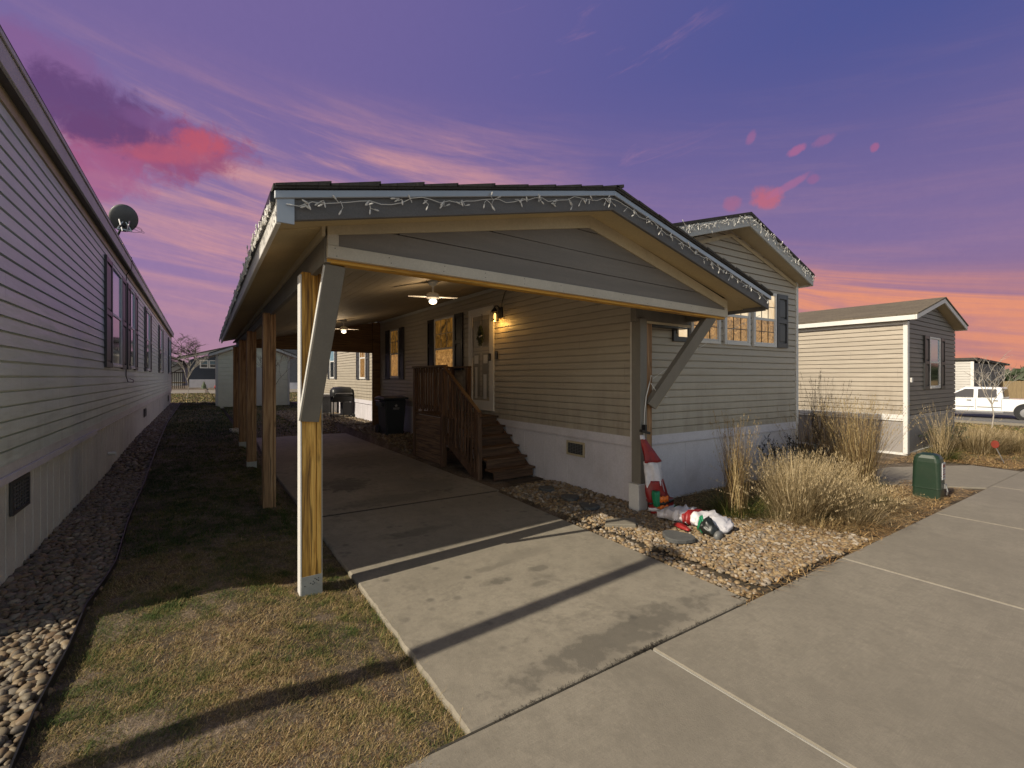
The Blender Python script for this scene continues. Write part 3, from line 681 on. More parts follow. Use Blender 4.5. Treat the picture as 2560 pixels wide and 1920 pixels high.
def roof_gable(par, x0, x1, xa, ze0, ze1, za, y0, y1, mat, fmat, soff, th=.04, fh=.17, name='roof'):
    """ze/za = top surface heights at eaves and ridge"""
    mb = MB()
    mb.prism([(x0,ze0),(xa,za),(x1,ze1),(x1,ze1-th),(xa,za-th),(x0,ze0-th)],'y',y0-.02,y1+.02)
    r = build(mb, name, mat, par)
    f = MB()
    f.prism([(x0,ze0-th-.002),(xa,za-th-.002),(xa,za-th-fh),(x0,ze0-th-fh)],'y',y0,y0+.03)
    f.prism([(xa+.001,za-th-.002),(x1,ze1-th-.002),(x1,ze1-th-fh),(xa+.001,za-th-fh)],'y',y0,y0+.03)
    f.box(x0-.002,x0+.028,y0+.031,y1,ze0-th-fh,ze0-th-.006); f.box(x1-.028,x1+.002,y0+.031,y1,ze1-th-fh,ze1-th-.006)
    build(f, 'fascia', fmat, r, bevel=.004)
    s = MB(); s.prism([(x0+.03,ze0-th-fh+.03),(xa,za-th-fh+.03),(x1-.03,ze1-th-fh+.03),(x1-.03,ze1-th-fh+.045),(xa,za-th-fh+.045),(x0+.03,ze0-th-fh+.045)],'y',y0+.03,y1-.03)
    build(s, 'soffit', soff, r)
    return r

# ---------------- main home (tan)
HX, HX2, HY, HY2, HB = 4.764, 8.87, 4.058, 3.843, 23.5
home = empty('mobile_home', (HX,HY,0), 'tan sided single-wide home behind the carport with golden window panes', 'mobile home')
mb = MB(); siding(mb, (HX,HY), (HX,HB), (-1,0), .90, 3.47, .102)
ft = lambda z: gable_clip(0,1,.515,3.36,4.02)(z)
siding(mb, (HX,HY), (HX2,HY2), (-.0523,-.9986), .90, 4.02, .104, ft)
mb.box(HX+.01,HX2-.01,HB-.05,HB,0,3.4); mb.box(HX2-.03,HX2-.01,HY2+.05,HB,0,3.45)
build(mb, 'wall', M['vinyl_main'], home)
skirt(home, (HX,HB), (HX,HY), (-1,0), -.1, .90, M['skirt'], .12, .285)
skirt(home, (HX,HY), (HX2,HY2), (-.0523,-.9986), -.1, .90, M['skirt'], .12, .9)
build(MB().box(HX-.022,HX+.04,HY-.024,HY+.05,.84,2.9), 'corner_trim', M['white_trim'], home, bevel=.004)
build(MB().box(HX2-.05,HX2+.02,HY2-.026,HY2+.04,.84,3.40), 'corner_trim', M['white_trim'], home, bevel=.004)
build(MB().box(HX2-.04,HX2+.01,HY2-.02,HY2+.03,-.05,.84), 'corner_trim', M['white_trim'], home, bevel=.004)
roof_gable(home, 4.735, 9.0, 6.87, 3.585, 3.52, 4.19, 3.62, HB+.2, M['shingle_dark'], M['fascia_grey'], M['tan_trim'])
mb = MB(); mb.prism([(4.79,3.33),(6.87,3.955),(6.87,3.90),(4.79,3.275)],'y',3.78,3.80); 
fF = Frame((HX,HY),(HX2-HX,HY2-HY),(-.0523,-.9986))
m2 = MB()
for a, b in (((.05,3.33),(2.12,3.95)),((2.12,3.95),(4.07,3.36))):
    m2.add([fF.P(a[0],a[1],.018),fF.P(b[0],b[1],.018),fF.P(b[0],b[1]-.06,.018),fF.P(a[0],a[1]-.06,.018),fF.P(a[0],a[1],.03),fF.P(b[0],b[1],.03),fF.P(b[0],b[1]-.06,.03),fF.P(a[0],a[1]-.06,.03)],
       [(0,1,2,3),(7,6,5,4),(0,4,5,1),(1,5,6,2),(2,6,7,3),(3,7,4,0)])
build(m2, 'rake_trim', M['tan_trim'], home)
# side wall frame: u = distance from the front corner going back
fS = Frame((HX,0),(0,1),(-1,0))
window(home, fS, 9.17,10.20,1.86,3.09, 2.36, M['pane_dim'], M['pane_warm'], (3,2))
shutter(home, fS, 8.76,9.13,1.84,3.10, M['shutter_black']); shutter(home, fS, 10.24,10.58,1.84,3.10, M['shutter_black'])
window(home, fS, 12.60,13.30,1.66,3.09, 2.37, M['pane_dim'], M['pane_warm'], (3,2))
shutter(home, fS, 12.20,12.56,1.63,3.10); shutter(home, fS, 13.34,13.70,1.63,3.10)
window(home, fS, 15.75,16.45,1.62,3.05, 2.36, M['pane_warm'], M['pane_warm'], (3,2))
shutter(home, fS, 15.36,15.71,1.60,3.06); shutter(home, fS, 16.49,16.84,1.60,3.06)
window(home, fS, 20.1,20.9,1.62,3.05, 2.36, M['sky_glass'], M['dark_glass'])
shutter(home, fS, 19.72,20.06,1.60,3.06); shutter(home, fS, 20.94,21.28,1.60,3.06)
vent(home, fS, 4.99,5.39,.49,.71, M['tan_trim'])
# door
mb = MB(); fS.box(mb,7.50,7.60,1.05,3.10,.0,.04); fS.box(mb,8.40,8.50,1.05,3.10,.0,.04); fS.box(mb,7.60,8.40,3.0,3.10,.0,.04); fS.box(mb,7.48,8.52,1.03,1.05,.0,.06)
door = build(mb, 'door', M['white_trim'], home, bevel=.003)
mb = MB(); fS.box(mb,7.60,7.66,1.05,3.0,.012,.034); fS.box(mb,8.34,8.40,1.05,3.0,.012,.034); fS.box(mb,7.66,8.34,2.94,3.0,.012,.034); fS.box(mb,7.66,8.34,1.05,1.22,.012,.034)
build(mb, 'storm_door_frame', M['white_trim'], door, bevel=.003)
mb = MB(); fS.box(mb,7.66,8.34,1.22,2.94,.002,.008)
for a, b, c, d in ((7.72,7.96,2.3,2.86),(8.04,8.28,2.3,2.86),(7.72,7.96,1.3,2.18),(8.04,8.28,1.3,2.18)): fS.box(mb,a,b,c,d,.008,.016)
build(mb, 'door_leaf', simple('door_leaf', (.25,.23,.20), (.20,.185,.16), 2, .4, .05), door, bevel=.004)
mb = MB(); fS.box(mb,7.78,7.90,1.26,1.75,.0205,.0225); fS.box(mb,8.14,8.24,1.26,1.9,.0205,.0225); fS.box(mb,7.74,7.9,1.97,2.14,.0205,.0225); fS.box(mb,8.1,8.26,1.97,2.14,.0205,.0225)
build(mb, 'glass_sticker', M['white_trim'], door)
mb = MB(); fS.box(mb,7.58,7.66,2.02,2.16,.034,.075); build(mb, 'handle', M['black_metal'], door, bevel=.01)
mb = MB(); fS.box(mb,7.36,7.44,2.04,2.20,.014,.05); tag(build(mb, 'door_bell', M['black_metal'], home, bevel=.01))
# front windows
ln = lambda X: (X-HX)/.9986
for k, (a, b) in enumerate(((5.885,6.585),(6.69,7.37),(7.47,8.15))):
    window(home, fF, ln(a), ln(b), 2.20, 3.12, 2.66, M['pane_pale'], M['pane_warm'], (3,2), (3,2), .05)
shutter(home, fF, ln(8.175), ln(8.50), 2.20, 3.12)
# small opening with a painted glow left of windows (photo: shutter with glowing pane)
shutter(home, fF, ln(5.50), ln(5.86), 2.20, 3.12)
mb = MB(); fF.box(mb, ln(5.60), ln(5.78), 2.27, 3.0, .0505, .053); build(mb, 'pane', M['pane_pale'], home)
mb = MB(); fS.box(mb,7.16,7.32,2.76,3.10,.014,.022); build(mb, 'lamp_backplate', M['tan_trim'], home)
# outdoor meter on front wall
mb = MB(); mb.lathe([(.0,0),(.07,0),(.07,.05),(.05,.10),(0,.11)], fF.P(.22,1.93,.02), 12, 'y'); 

# wreath
wr = empty('door_wreath', (HX-.05,7.92,2.53), 'dark oval wreath with a white ribbon hung on the storm door', 'wreath')
rng = random.Random(3); mb = MB()
for i in range(420):
    a = rng.uniform(0,6.283); rr = .09+rng.uniform(-.06,.045)
    c = Vector((HX-.06-rng.uniform(0,.05), 7.92+rr*math.cos(a)*.85, 2.53+rr*math.sin(a)*1.5)); d = Vector((rng.uniform(-.5,.5),rng.uniform(-1,1),rng.uniform(-1,1)))*.035; e = Vector((rng.uniform(-1,1),rng.uniform(-1,1),rng.uniform(-1,1)))*.006
    mb.quad(c-d-e,c-d+e,c+d+e,c+d-e)
mb.lathe([(.02,-.01),(.02,.01)], (HX-.06,7.92,2.53), 8, 'x')
build(mb, 'greenery', M['evergreen'], wr)
mb = MB(); mb.tube([(HX-.045,7.92,2.70),(HX-.045,7.92,2.97)], .006, 6); build(mb, 'hanger', M['black_metal'], wr)
mb = MB(); mb.bar((HX-.12,7.80,2.52),(HX-.12,7.90,2.50),.02,.02); build(mb, 'ribbon', M['white_cloth'], wr)

# lantern
LX, LY, LZ = HX-.17, 7.24, 2.86
ln_ = empty('wall_lantern', (HX,LY,LZ), 'black caged wall lantern glowing amber beside the door', 'lantern')
mb = MB(); mb.box(HX-.05,HX-.022,LY-.06,LY+.06,2.82,3.02); mb.tube([(HX-.04,LY,2.98),(HX-.11,LY,3.04),(LX,LY,3.03),(LX,LY,2.99)],.010,8)
build(mb, 'bracket', M['black_metal'], ln_)
mb = MB()
for sx in (-1,1):
    for sy in (-1,1): mb.bar((LX+.045*sx,LY+.045*sy,2.76),(LX+.052*sx,LY+.052*sy,2.92),.009,.009,(1,0,0))
mb.box(LX-.055,LX+.055,LY-.055,LY+.055,2.745,2.765)
for sx, sy in ((0,-1),(0,1),(-1,0),(1,0)): mb.bar((LX+.05*sx,LY+.05*sy,2.76),(LX+.05*sx,LY+.05*sy,2.92),.005,.005,(1,0,0))
build(mb, 'cage', M['black_metal'], ln_)
mb = MB(); mb.lathe([(.085,0),(.08,.012),(.03,.07),(.02,.08),(.012,.1)],(LX,LY,2.92),4); build(mb, 'roof_cap', M['black_metal'], ln_)
mb = MB(); mb.lathe([(.018,0),(.026,.03),(.026,.09),(.016,.12)],(LX,LY,2.775),10); build(mb, 'bulb', M['lamp_glow'], ln_, smooth=True)
def point(name, loc, watt, col, r, par=None):
    l = bpy.data.lights.new(name, 'POINT'); l.energy = watt; l.color = col; l.shadow_soft_size = r
    o = bpy.data.objects.new(name, l); COL.objects.link(o); 
    if par: o.parent = par; o.location = Vector(loc)-Vector(root_of(par).location)
    else: o.location = loc
    return o
point('lantern_light', (LX-.0,LY,2.72), 4.5, (1,.52,.12), .03, ln_)
mb = MB(); mb.tube([(HX-.03,6.95,3.36),(HX-.035,7.10,3.28),(HX-.03,7.20,3.12),(HX-.03,7.22,3.0)],.006,6)
tag(build(mb, 'power_cable', M['black_metal']), 'thin black cable running down from the ceiling to the lantern', 'cable')

# ---------------- left home (grey)
LXW = -1.22; LY0, LY1 = 4.02, 30.7
lh = empty('mobile_home', (LXW,LY0,0), 'long grey home on the left edge with dark shuttered windows', 'mobile home')
mb = MB(); siding(mb, (LXW,LY0), (LXW,LY1), (1,0), 1.03, 3.98, .1135, None, .018)
mb.box(-5.2,LXW-.01,LY0+.005,LY0+.05,0,3.9); mb.box(-5.2,LXW-.01,LY1-.05,LY1,0,3.9)
mb.prism([(-5.2,3.9),(LXW-.02,3.9),(-3.2,4.6)],'y',LY0+.01,LY0+.05)
build(mb, 'wall', M['vinyl_left'], lh)
skirt(lh, (LXW,LY0), (LXW,LY1), (1,0), -.05, 1.03, M['skirt_left'], .10, .235)
mb = MB(); mb.box(LXW+.026,LXW+.045,LY0,8.6,.90,.955)
build(mb, 'trim_strip', M['skirt'], lh)
build(MB().box(LXW-.03,LXW+.022,LY1-.05,LY1+.02,.9,3.9), 'corner_trim', M['dark_paint'], lh); build(MB().box(LXW-.03,LXW+.022,LY0-.02,LY0+.05,.9,3.9), 'corner_trim', M['dark_paint'], lh)
mb = MB(); mb.prism([(-5.35,3.98),(-3.2,4.62),(-1.10,4.075),(-1.10,4.035),(-3.2,4.58),(-5.35,3.94)],'y',LY0-.15,LY1+.08)
rf = build(mb, 'roof', M['shingle_dark'], lh)
mb = MB(); mb.box(-1.125,-1.10,LY0-.13,LY1+.07,3.83,4.031); mb.box(-1.10,-1.085,LY0-.13,LY1+.07,3.99,4.033)
mb.prism([(-5.3,3.93),(-3.2,4.57),(-1.126,4.03),(-1.126,3.84),(-3.2,4.40),(-5.3,3.76)],'y',LY0-.13,LY0-.10)
build(mb, 'fascia', M['fascia_grey'], rf, bevel=.004)
mb = MB(); mb.box(LXW,-1.126,LY0-.1,LY1+.05,3.845,3.86); build(mb, 'soffit', M['dark_paint'], rf)
mb = MB(); mb.box(LXW+.0,LXW+.028,LY0,LY1,3.74,3.845); build(mb, 'frieze', M['tan_trim'], lh)
fL = Frame((LXW,0),(0,1),(1,0))
for i, (a, b, c, d) in enumerate(((9.40,10.02,11.20,11.78),(12.02,12.50,13.30,13.85),(15.75,16.2,17.2,17.7),(21.0,21.5,22.8,23.4),(27.4,27.9,29.2,29.8))):
    window(lh, fL, b, c, 1.87, 3.58, 2.76, M['sky_glass'], M['dark_glass'])
    shutter(lh, fL, a, b-.02, 1.85, 3.60); shutter(lh, fL, c+.02, d, 1.85, 3.60)
vent(lh, fL, 5.18,5.63,.60,.875, M['shutter']); vent(lh, fL, 15.8,16.4,.60,.83, M['shutter']); vent(lh, fL, 27.6,28.4,.5,.8, M['shutter'])
mb = MB(); mb.tube([(LXW,9.9,.44),(LXW+.10,9.9,.44)], .03, 10); mb.tube([(LXW+.09,9.9,.44),(LXW+.10,9.9,.38)], .012, 6); build(mb, 'drain_pipe', M['white_trim'], lh)
mb = MB(); mb.tube([(-1.10,11.75,4.08),(-1.08,11.7,3.98),(-1.10,11.75,3.84),(-1.185,11.9,3.75),(-1.195,11.93,3.6),(-1.195,11.92,1.72),(-1.17,11.93,1.60),(-1.12,12.3,1.58),(-1.15,12.7,1.63),(-1.19,12.5,1.66)], .008, 6)
tag(build(mb, 'power_cable', M['black_metal']), 'black cable hanging down the grey home from roof edge', 'cable')
# satellite dish
sd = empty('satellite_dish', (-1.2,10.35,4.1), 'dark grey satellite dish on the roof edge of the left home', 'satellite dish')
dc = Vector((-1.07,10.35,4.46)); ax = Vector((-.20,.86,.42)).normalized(); sx_ = ax.cross(Vector((0,0,1))).normalized(); sy_ = sx_.cross(ax)
V = []; F = []; rings = 8; seg = 32
for layer, off in ((0,0),(1,.010)):
    V.append(dc-ax*(0.07)+ax*off)
    for i in range(1, rings+1):
        r = i/rings
        for k in range(seg):
            t = 2*math.pi*k/seg; V.append(dc+sx_*(.200*r*math.cos(t))+sy_*(.235*r*math.sin(t))+ax*(.06*r*r-.07+off))
    b = layer*(1+rings*seg)
    for k in range(seg): F.append((b, b+1+k, b+1+(k+1)%seg))
    for i in range(rings-1):
        for k in range(seg): F.append((b+1+i*seg+k, b+1+i*seg+(k+1)%seg, b+1+(i+1)*seg+(k+1)%seg, b+1+(i+1)*seg+k))
N = 1+rings*seg; i = rings-1
for k in range(seg): F.append((1+i*seg+k, 1+i*seg+(k+1)%seg, N+1+i*seg+(k+1)%seg, N+1+i*seg+k))
mb = MB(); mb.v = [tuple(v) for v in V]; mb.f = F; build(mb, 'reflector', M['dish_grey'], sd, smooth=True)
mb = MB(); mb.tube([(-1.16,10.32,4.10),(-1.10,10.28,4.25),(-1.09,10.24,4.30),tuple(dc-ax*.09-Vector((0,0,.12)))], .018, 8); mb.box(-1.24,-1.12,10.24,10.40,4.09,4.11)
build(mb, 'mast', M['black_metal'], sd)
mb = MB()
for a in (-1,1):
    mb.bar(dc-ax*.07+sx_*.07*a-Vector((0,0,.02)), dc-ax*.12+sx_*.03*a-Vector((0,0,.2)), .012, .02); mb.bar(dc-ax*.07+sx_*.02*a-Vector((0,0,.05)), dc-ax*.10+sx_*.1*a-Vector((0,0,.19)), .01, .015)
mb.bar(dc-ax*.09+sx_*.09-Vector((0,0,.18)), dc-ax*.09-sx_*.09-Vector((0,0,.18)), .02, .02)
build(mb, 'bracket', M['steel'], sd)
mb = MB()
for s in (0,1):
    pts = []
    for k in range(18):
        t = k/17*math.pi*1.7+s*.6; pts.append(dc+Vector((.13-.12*math.cos(t)+.03*s, .06*math.sin(t), -.17+.07*math.sin(t+s)+.02*s)))
    mb.tube(pts, .003, 5)
build(mb, 'coax_loop', M['black_metal'], sd)

# ---------------- carport
def px(y): return .712+.012*(y-3.87)       # line of the left posts
ZB = 2.49                                   # beam underside
cp = empty('carport', (.72,3.87,0), 'wooden carport with gable front attached to the tan home', 'carport')
AP = 3.20
# roof: left slope continuing up to the home, right slope only in front
x0, x1 = .375, 6.10; p = .231; zt0 = 2.815; zta = zt0+p*(AP-x0); zt1 = zta-p*(x1-AP)-.02
YF, YG, YE = 2.96, 3.30, 14.55
def skew(mbx, amt=.012):
    mbx.v = [(v[0]+(amt*(v[1]-3.87) if v[1] > 4.2 and v[0] < 1.2 else 0), v[1], v[2]) for v in mbx.v]; return mbx
mb = MB(); th = .028
mb.prism([(x0-.02,zt0),(AP,zta),(AP,zta-th),(x0-.02,zt0-th)],'y',YF-.025,YE)
mb.prism([(AP,zta-.0005),(x1+.03,zt1),(x1+.03,zt1-th),(AP,zta-th-.0005)],'y',YF-.025,4.06)
mb.prism([(AP,zta-.001),(5.05,3.655),(5.05,3.62),(AP,zta-th-.02)],'y',4.07,YE)
roof = build(skew(mb), 'roof', M['shingle_dark'], cp)
# ragged shingle butts along the front rake
rng = random.Random(5); mb = MB(); x = x0-.01
while x < AP-.05:
    l = .30+rng.uniform(-.03,.03); zz = zt0+p*(x-x0); mb.prism([(x,zz+.003),(x+l,zz+p*l+.010+rng.uniform(0,.01)),(x+l,zz+p*l-.01),(x,zz-.01)],'y',YF-.035,YF+.4); x += l-.01
x = AP
while x < x1:
    l = .30+rng.uniform(-.03,.03); zz = zta-p*(x-AP)-.02*(x-AP)/(x1-AP); mb.prism([(x,zz+.012+rng.uniform(0,.01)),(x+l,zz-p*l+.003),(x+l,zz-p*l-.012),(x,zz-.01)],'y',YF-.035,YF+.4); x += l-.01
build(mb, 'shingle_edge', M['shingle_dark'], roof)
def rake(mbx, xa_, xb_, top, bot, ya, yb):
    zz = lambda x: (zt0+p*(x-x0)) if x <= AP else (zta-(p+.0069)*(x-AP))
    for a, b in ((xa_,min(xb_,AP)),(max(xa_,AP),xb_)):
        if b > a: mbx.prism([(a,zz(a)-top),(b,zz(b)-top),(b,zz(b)-bot),(a,zz(a)-bot)],'y',ya,yb)
    return mbx
build(rake(MB(), x0-.012, x1+.015, .030, .078, YF-.012, YF+.01), 'drip_edge', M['drip_edge'], roof, bevel=.004)
build(rake(MB(), x0+.03, x1-.0, .060, .205, YF+.012, YF+.045), 'front_fascia', M['dark_paint'], roof, bevel=.004)
mb = MB(); mb.box(x0+.002,x0+.095,YF+.000,YF+.0115,zt0-.21,zt0-.045); build(mb, 'corner_board', M['drip_edge'], roof)
mb = MB(); mb.box(x0-.002,x0+.027,YF+.03,YE,zt0-.215,zt0-.045); build(skew(mb), 'eave_fascia', M['white_trim'], roof, bevel=.003)
mb = MB(); mb.box(x0-.03,x0-.003,YF+.03,YE,zt0-.09,zt0-.03); build(skew(mb), 'eave_edge', M['black_metal'], roof)
mb = MB(); mb.box(x1-.03,x1+.0,YF+.05,4.0,zt1-.215,zt1-.035); mb.box(x1+.001,x1+.02,YF+.03,4.0,zt1-.09,zt1-.03); build(mb, 'eave_fascia', M['dark_paint'], roof, bevel=.003)
# soffits
build(rake(MB(), x0+.03, x1-.03, .150, .165, YF+.047, YG-.002), 'rake_soffit', M['soffit_tan'], roof)
mb = MB(); mb.prism([(x0+.029,zt0-.155),(.80,zt0-.06),(.80,zt0-.075),(x0+.029,zt0-.17)],'y',YG-.001,YE); build(skew(mb), 'eave_soffit', M['soffit_tan'], roof)
mb = MB(); mb.prism([(5.70,zt1+.0-.04),(x1-.03,zt1-.155),(x1-.03,zt1-.17),(5.70,zt1-.06)],'y',YG-.001,3.95); build(mb, 'eave_soffit', M['soffit_tan'], roof)
# ceiling boards
mb = MB(); xa_ = .76; n = 26; W = (4.745-xa_)/n; CZ = lambda q: 2.60+.212*(q-.76)
for i in range(n):
    a = xa_+i*W; b = a+W-.0025; za_ = CZ(a); zb_ = CZ(b); mb.prism([(a,za_),(b,zb_),(b,zb_+.015),(a,za_+.015)],'y',3.39,14.3)
mb.prism([(xa_,CZ(xa_)+.017),(4.75,CZ(4.75)+.017),(4.75,CZ(4.75)+.03),(xa_,CZ(xa_)+.03)],'y',3.39,14.3)
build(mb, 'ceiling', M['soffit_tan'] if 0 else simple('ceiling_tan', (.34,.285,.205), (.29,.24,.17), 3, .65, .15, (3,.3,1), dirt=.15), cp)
# gable front: planks
GX0, GX1 = .727, 5.66
def gz(x, off): return (2.748+.0-off)+ .1925*(min(x,AP)-GX0) - (.2005*(x-AP) if x > AP else 0)
def gz(x, off):
    top = 2.745+(3.255-2.745)*(x-GX0)/(AP-GX0) if x <= AP else 3.255-(3.255-2.655)*(x-AP)/(GX1-AP)
    return top-off
mb = MB()
build(MB().prism([(GX0,gz(GX0,-.01)),(AP,gz(AP,-.06)),(AP,gz(AP,.075)),(GX0,gz(GX0,.075))],'y',YG-.022,YG+.01).prism([(AP+.001,gz(AP+.001,-.06)),(GX1,gz(GX1,-.03)),(GX1,gz(GX1,.075)),(AP+.001,gz(AP+.001,.075))],'y',YG-.022,YG+.01), 'rake_trim', M['tan_trim'], cp, bevel=.003)
zb0, zb1 = 2.605, 2.560                     # top of the beam trim left/right
def bz(x): return zb0+(zb1-zb0)*(x-GX0)/(GX1-GX0)
rows = [0,.165,.345,.56,.8]
for i in range(4):
    a, b = rows[i]+.003, rows[i+1]-.003; xs_ = np.linspace(GX0+.02, GX1-.02, 60); top = []; bot = []
    for x in xs_:
        lo = bz(x)+a; hi = min(bz(x)+b, gz(x,.07))
        if hi > lo+.004: bot.append((x,lo)); top.append((x,hi))
    if len(top) > 2: mb.prism(bot+top[::-1],'y',YG-.004-(i%2)*.002,YG+.02)
mb.prism([(GX0+.02,bz(GX0)),(GX1-.02,bz(GX1)),(GX1-.02,gz(GX1-.02,.06)),(AP,gz(AP,.06)),(GX0+.02,gz(GX0,.06))],'y',YG+.021,YG+.03)
build(mb, 'gable_plank', M['dark_plank'], cp)
mb = MB(); mb.prism([(GX0,bz(GX0)),(GX1,bz(GX1)),(GX1,bz(GX1)-.088),(GX0,bz(GX0)-.088)],'y',YG-.026,YG+.012); mb.box(GX0,GX0+.075,YG-.021,YG+.011,zb0+.001,gz(GX0+.075,.076)); mb.box(GX1-.05,GX1,YG-.021,YG+.011,zb1+.001,gz(GX1-.05,.076)+.0)
build(mb, 'beam_trim', M['fascia_grey'] if 0 else simple('beam_trim', (.60,.54,.44), (.52,.465,.38), 4, .55, .15, fine=90, dirt=.2), cp, bevel=.003)
nl = MB(); rng = random.Random(12)
for x in np.arange(GX0+.05, GX1, .41):
    for dz in (.022,.066):
        cx_, cz_ = x+rng.uniform(-.03,.03), bz(x)-dz+rng.uniform(-.008,.008); nl.lathe([(.0035,-.0275),(.0035,-.024)],(cx_,YG,cz_),6,'y')
build(nl, 'nail_heads', M['black_metal'], cp)
mb = MB(); mb.prism([(GX0+.002,bz(GX0)-.02),(GX1-.002,bz(GX1)-.02),(GX1-.002,bz(GX1)-.112),(GX0+.002,bz(GX0)-.112)],'y',YG+.013,YG+.10); build(mb, 'front_beam', M['beam_wood'], cp, bevel=.003)
# left side beam
mb = MB(); mb.box(.715,.76,YG+.014,YE-.1,ZB,2.70); build(skew(mb), 'side_beam', M['taupe_paint'], cp, bevel=.004)
mb = MB(); mb.box(.690,.7145,YG-.02,YE-.1,2.66,2.745); build(skew(mb), 'beam_molding', M['tan_trim'], cp, bevel=.003)
# right side: return beam
mb = MB(); mb.box(4.53,5.64,3.83,3.92,2.40,2.66); mb.box(5.56,5.65,YG+.101,3.829,2.46,2.62); build(mb, 'return_beam', M['taupe_paint'], cp, bevel=.003)
mb = MB(); mb.box(4.69,5.66,3.815,3.829,2.385,2.415); build(mb, 'beam_molding', M['tan_trim'], cp)
mb = MB(); mb.box(4.69,5.62,3.83,3.95,2.362,2.384); build(mb, 'beam_underside', M['black_metal'], cp)
mb = MB(); mb.prism([(4.5,2.67),(5.6,2.67),(5.6,2.72),(4.5,3.0)],'y',3.84,3.88); build(mb, 'gusset', M['soffit_tan'], cp)
# small triangular soffit between ceiling and right post
# back beam panel
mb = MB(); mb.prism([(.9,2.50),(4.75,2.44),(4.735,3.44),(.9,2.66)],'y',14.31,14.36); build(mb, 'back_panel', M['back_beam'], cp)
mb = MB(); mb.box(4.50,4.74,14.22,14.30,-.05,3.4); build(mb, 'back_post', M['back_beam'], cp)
# brace boards
def boardbar(name, a, b, w, h, up, mat): return build(MB().bar(a, b, w, h, up), name, mat, cp, bevel=.003)
boardbar('brace', (.705,3.785,1.36), (.80,YG+.07,2.492), .135, .045, (0,-1,.3), M['taupe_paint'])
boardbar('brace_edge', (.632,3.790,1.37), (.727,YG+.075,2.485), .010, .040, (0,-1,.3), M['white_trim'])
boardbar('brace', (4.74,3.775,1.33), (5.42,YG+.07,2.475), .14, .09, (0,-1,.3), M['taupe_paint'])
boardbar('brace_edge', (4.80,3.775,1.305), (5.495,YG+.07,2.475), .045, .088, (0,-1,.3), M['soffit_tan'])  # added tan strip: the brace's lit face painted as a lighter colour
# front left post with trims (its own thing)
def post(x, y, z0, z1, label, front=False, w=.14):
    o = empty('carport_post', (x,y,z0), label, 'post', 'timber posts of the carport')
    if front:
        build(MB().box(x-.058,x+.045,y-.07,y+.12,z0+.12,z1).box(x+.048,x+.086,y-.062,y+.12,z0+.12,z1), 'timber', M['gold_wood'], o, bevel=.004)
        build(MB().box(x-.073,x-.0595,y-.074,y+.03,z0-.02,z1-.02), 'side_board', M['white_trim'], o, bevel=.003)
        build(MB().box(x-.062,x+.090,y-.076,y-.0725,z0-.03,z0+.155).box(x+.0865,x+.0895,y-.072,y+.062,z0-.03,z1-.05), 'base_plate', M['plate_grey'], o)
        nb_ = MB(); rg = random.Random(2)
        for k in range(9): nb_.lathe([(.004,-.004),(.004,0)],(x-.045+rg.uniform(0,.11),y-.0762,z0+.10+rg.uniform(-.02,.03)),6,'y')
        build(nb_, 'nail_heads', M['black_metal'], o)
    else:
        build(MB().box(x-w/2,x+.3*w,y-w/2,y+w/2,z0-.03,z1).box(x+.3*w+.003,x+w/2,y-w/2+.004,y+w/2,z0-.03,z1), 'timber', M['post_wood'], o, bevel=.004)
        build(MB().box(x-w/2-.004,x+w/2+.004,y-w/2-.004,y+w/2+.004,z0-.04,z0+(.09 if y > 7 else .0)), 'base_plate', M['plate_grey'], o)
    return o
post(.714,3.87,.0,ZB+.02,'front left carport post with golden grain, pale side board and metal foot', True)
ords = ['second carport post back from the front left one, with knots and no visible foot', 'third carport post back along the left row, with metal foot', 'fourth carport post back along the left row', 'rearmost carport post at the far end of the left row']
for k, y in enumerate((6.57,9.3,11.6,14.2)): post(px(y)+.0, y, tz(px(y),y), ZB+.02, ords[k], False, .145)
rp = empty('carport_post', (4.68,3.86,0), 'front right carport post clad in taupe board with pale base block', 'post', 'timber posts of the carport')
build(MB().box(4.565,4.69,3.785,3.93,.35,2.44), 'cladding_board', M['taupe_paint'], rp, bevel=.004)
build(MB().box(4.693,4.757,3.80,3.93,.0,2.38).box(4.76,4.815,3.805,3.93,.0,2.38), 'timber', M['post_wood'], rp, bevel=.004)
build(MB().box(4.52,4.688,3.775,3.94,-.03,.35), 'base_block', M['white_trim'], rp, bevel=.006)

# ceiling fans with lamps
def fan(x, y, label, blades_n=4, rot=.3):
    z = 2.60+.212*(x-.76); o = empty('ceiling_fan', (x,y,z), label, 'ceiling fan', 'ceiling fans under the carport roof')
    build(MB().lathe([(.07,0),(.06,-.05),(.02,-.07),(.013,-.08),(.013,-.17)],(x,y,z),12), 'canopy', M['fan_white'], o, smooth=True)
    build(MB().lathe([(.05,0),(.085,-.02),(.085,-.07),(.05,-.09)],(x,y,z-.16),14), 'motor', M['fan_white'], o, smooth=True)
    for k in range(blades_n):
        a = rot+k*2*math.pi/blades_n; d = Vector((math.cos(a),math.sin(a),0)); c = Vector((x,y,z-.215))
        build(MB().bar(c+d*.08, c+d*.33, .07, .010, (0,0,1)), 'blade', M['fan_white'], o, bevel=.003)
    build(MB().lathe([(.02,0),(.05,-.010),(.055,-.03),(.035,-.05),(.01,-.058)],(x,y,z-.252),14), 'lamp', M['bulb_glow'], o, smooth=True)
    point('fan_light', (x,y,z-.40), 8.5, (1,.72,.42), .05, o)
fan(2.60,5.65,'white ceiling fan with glowing lamp nearest the entry', 2, -.35)
fan(2.80,11.0,'white ceiling fan farther back under the carport', 2, -.3)

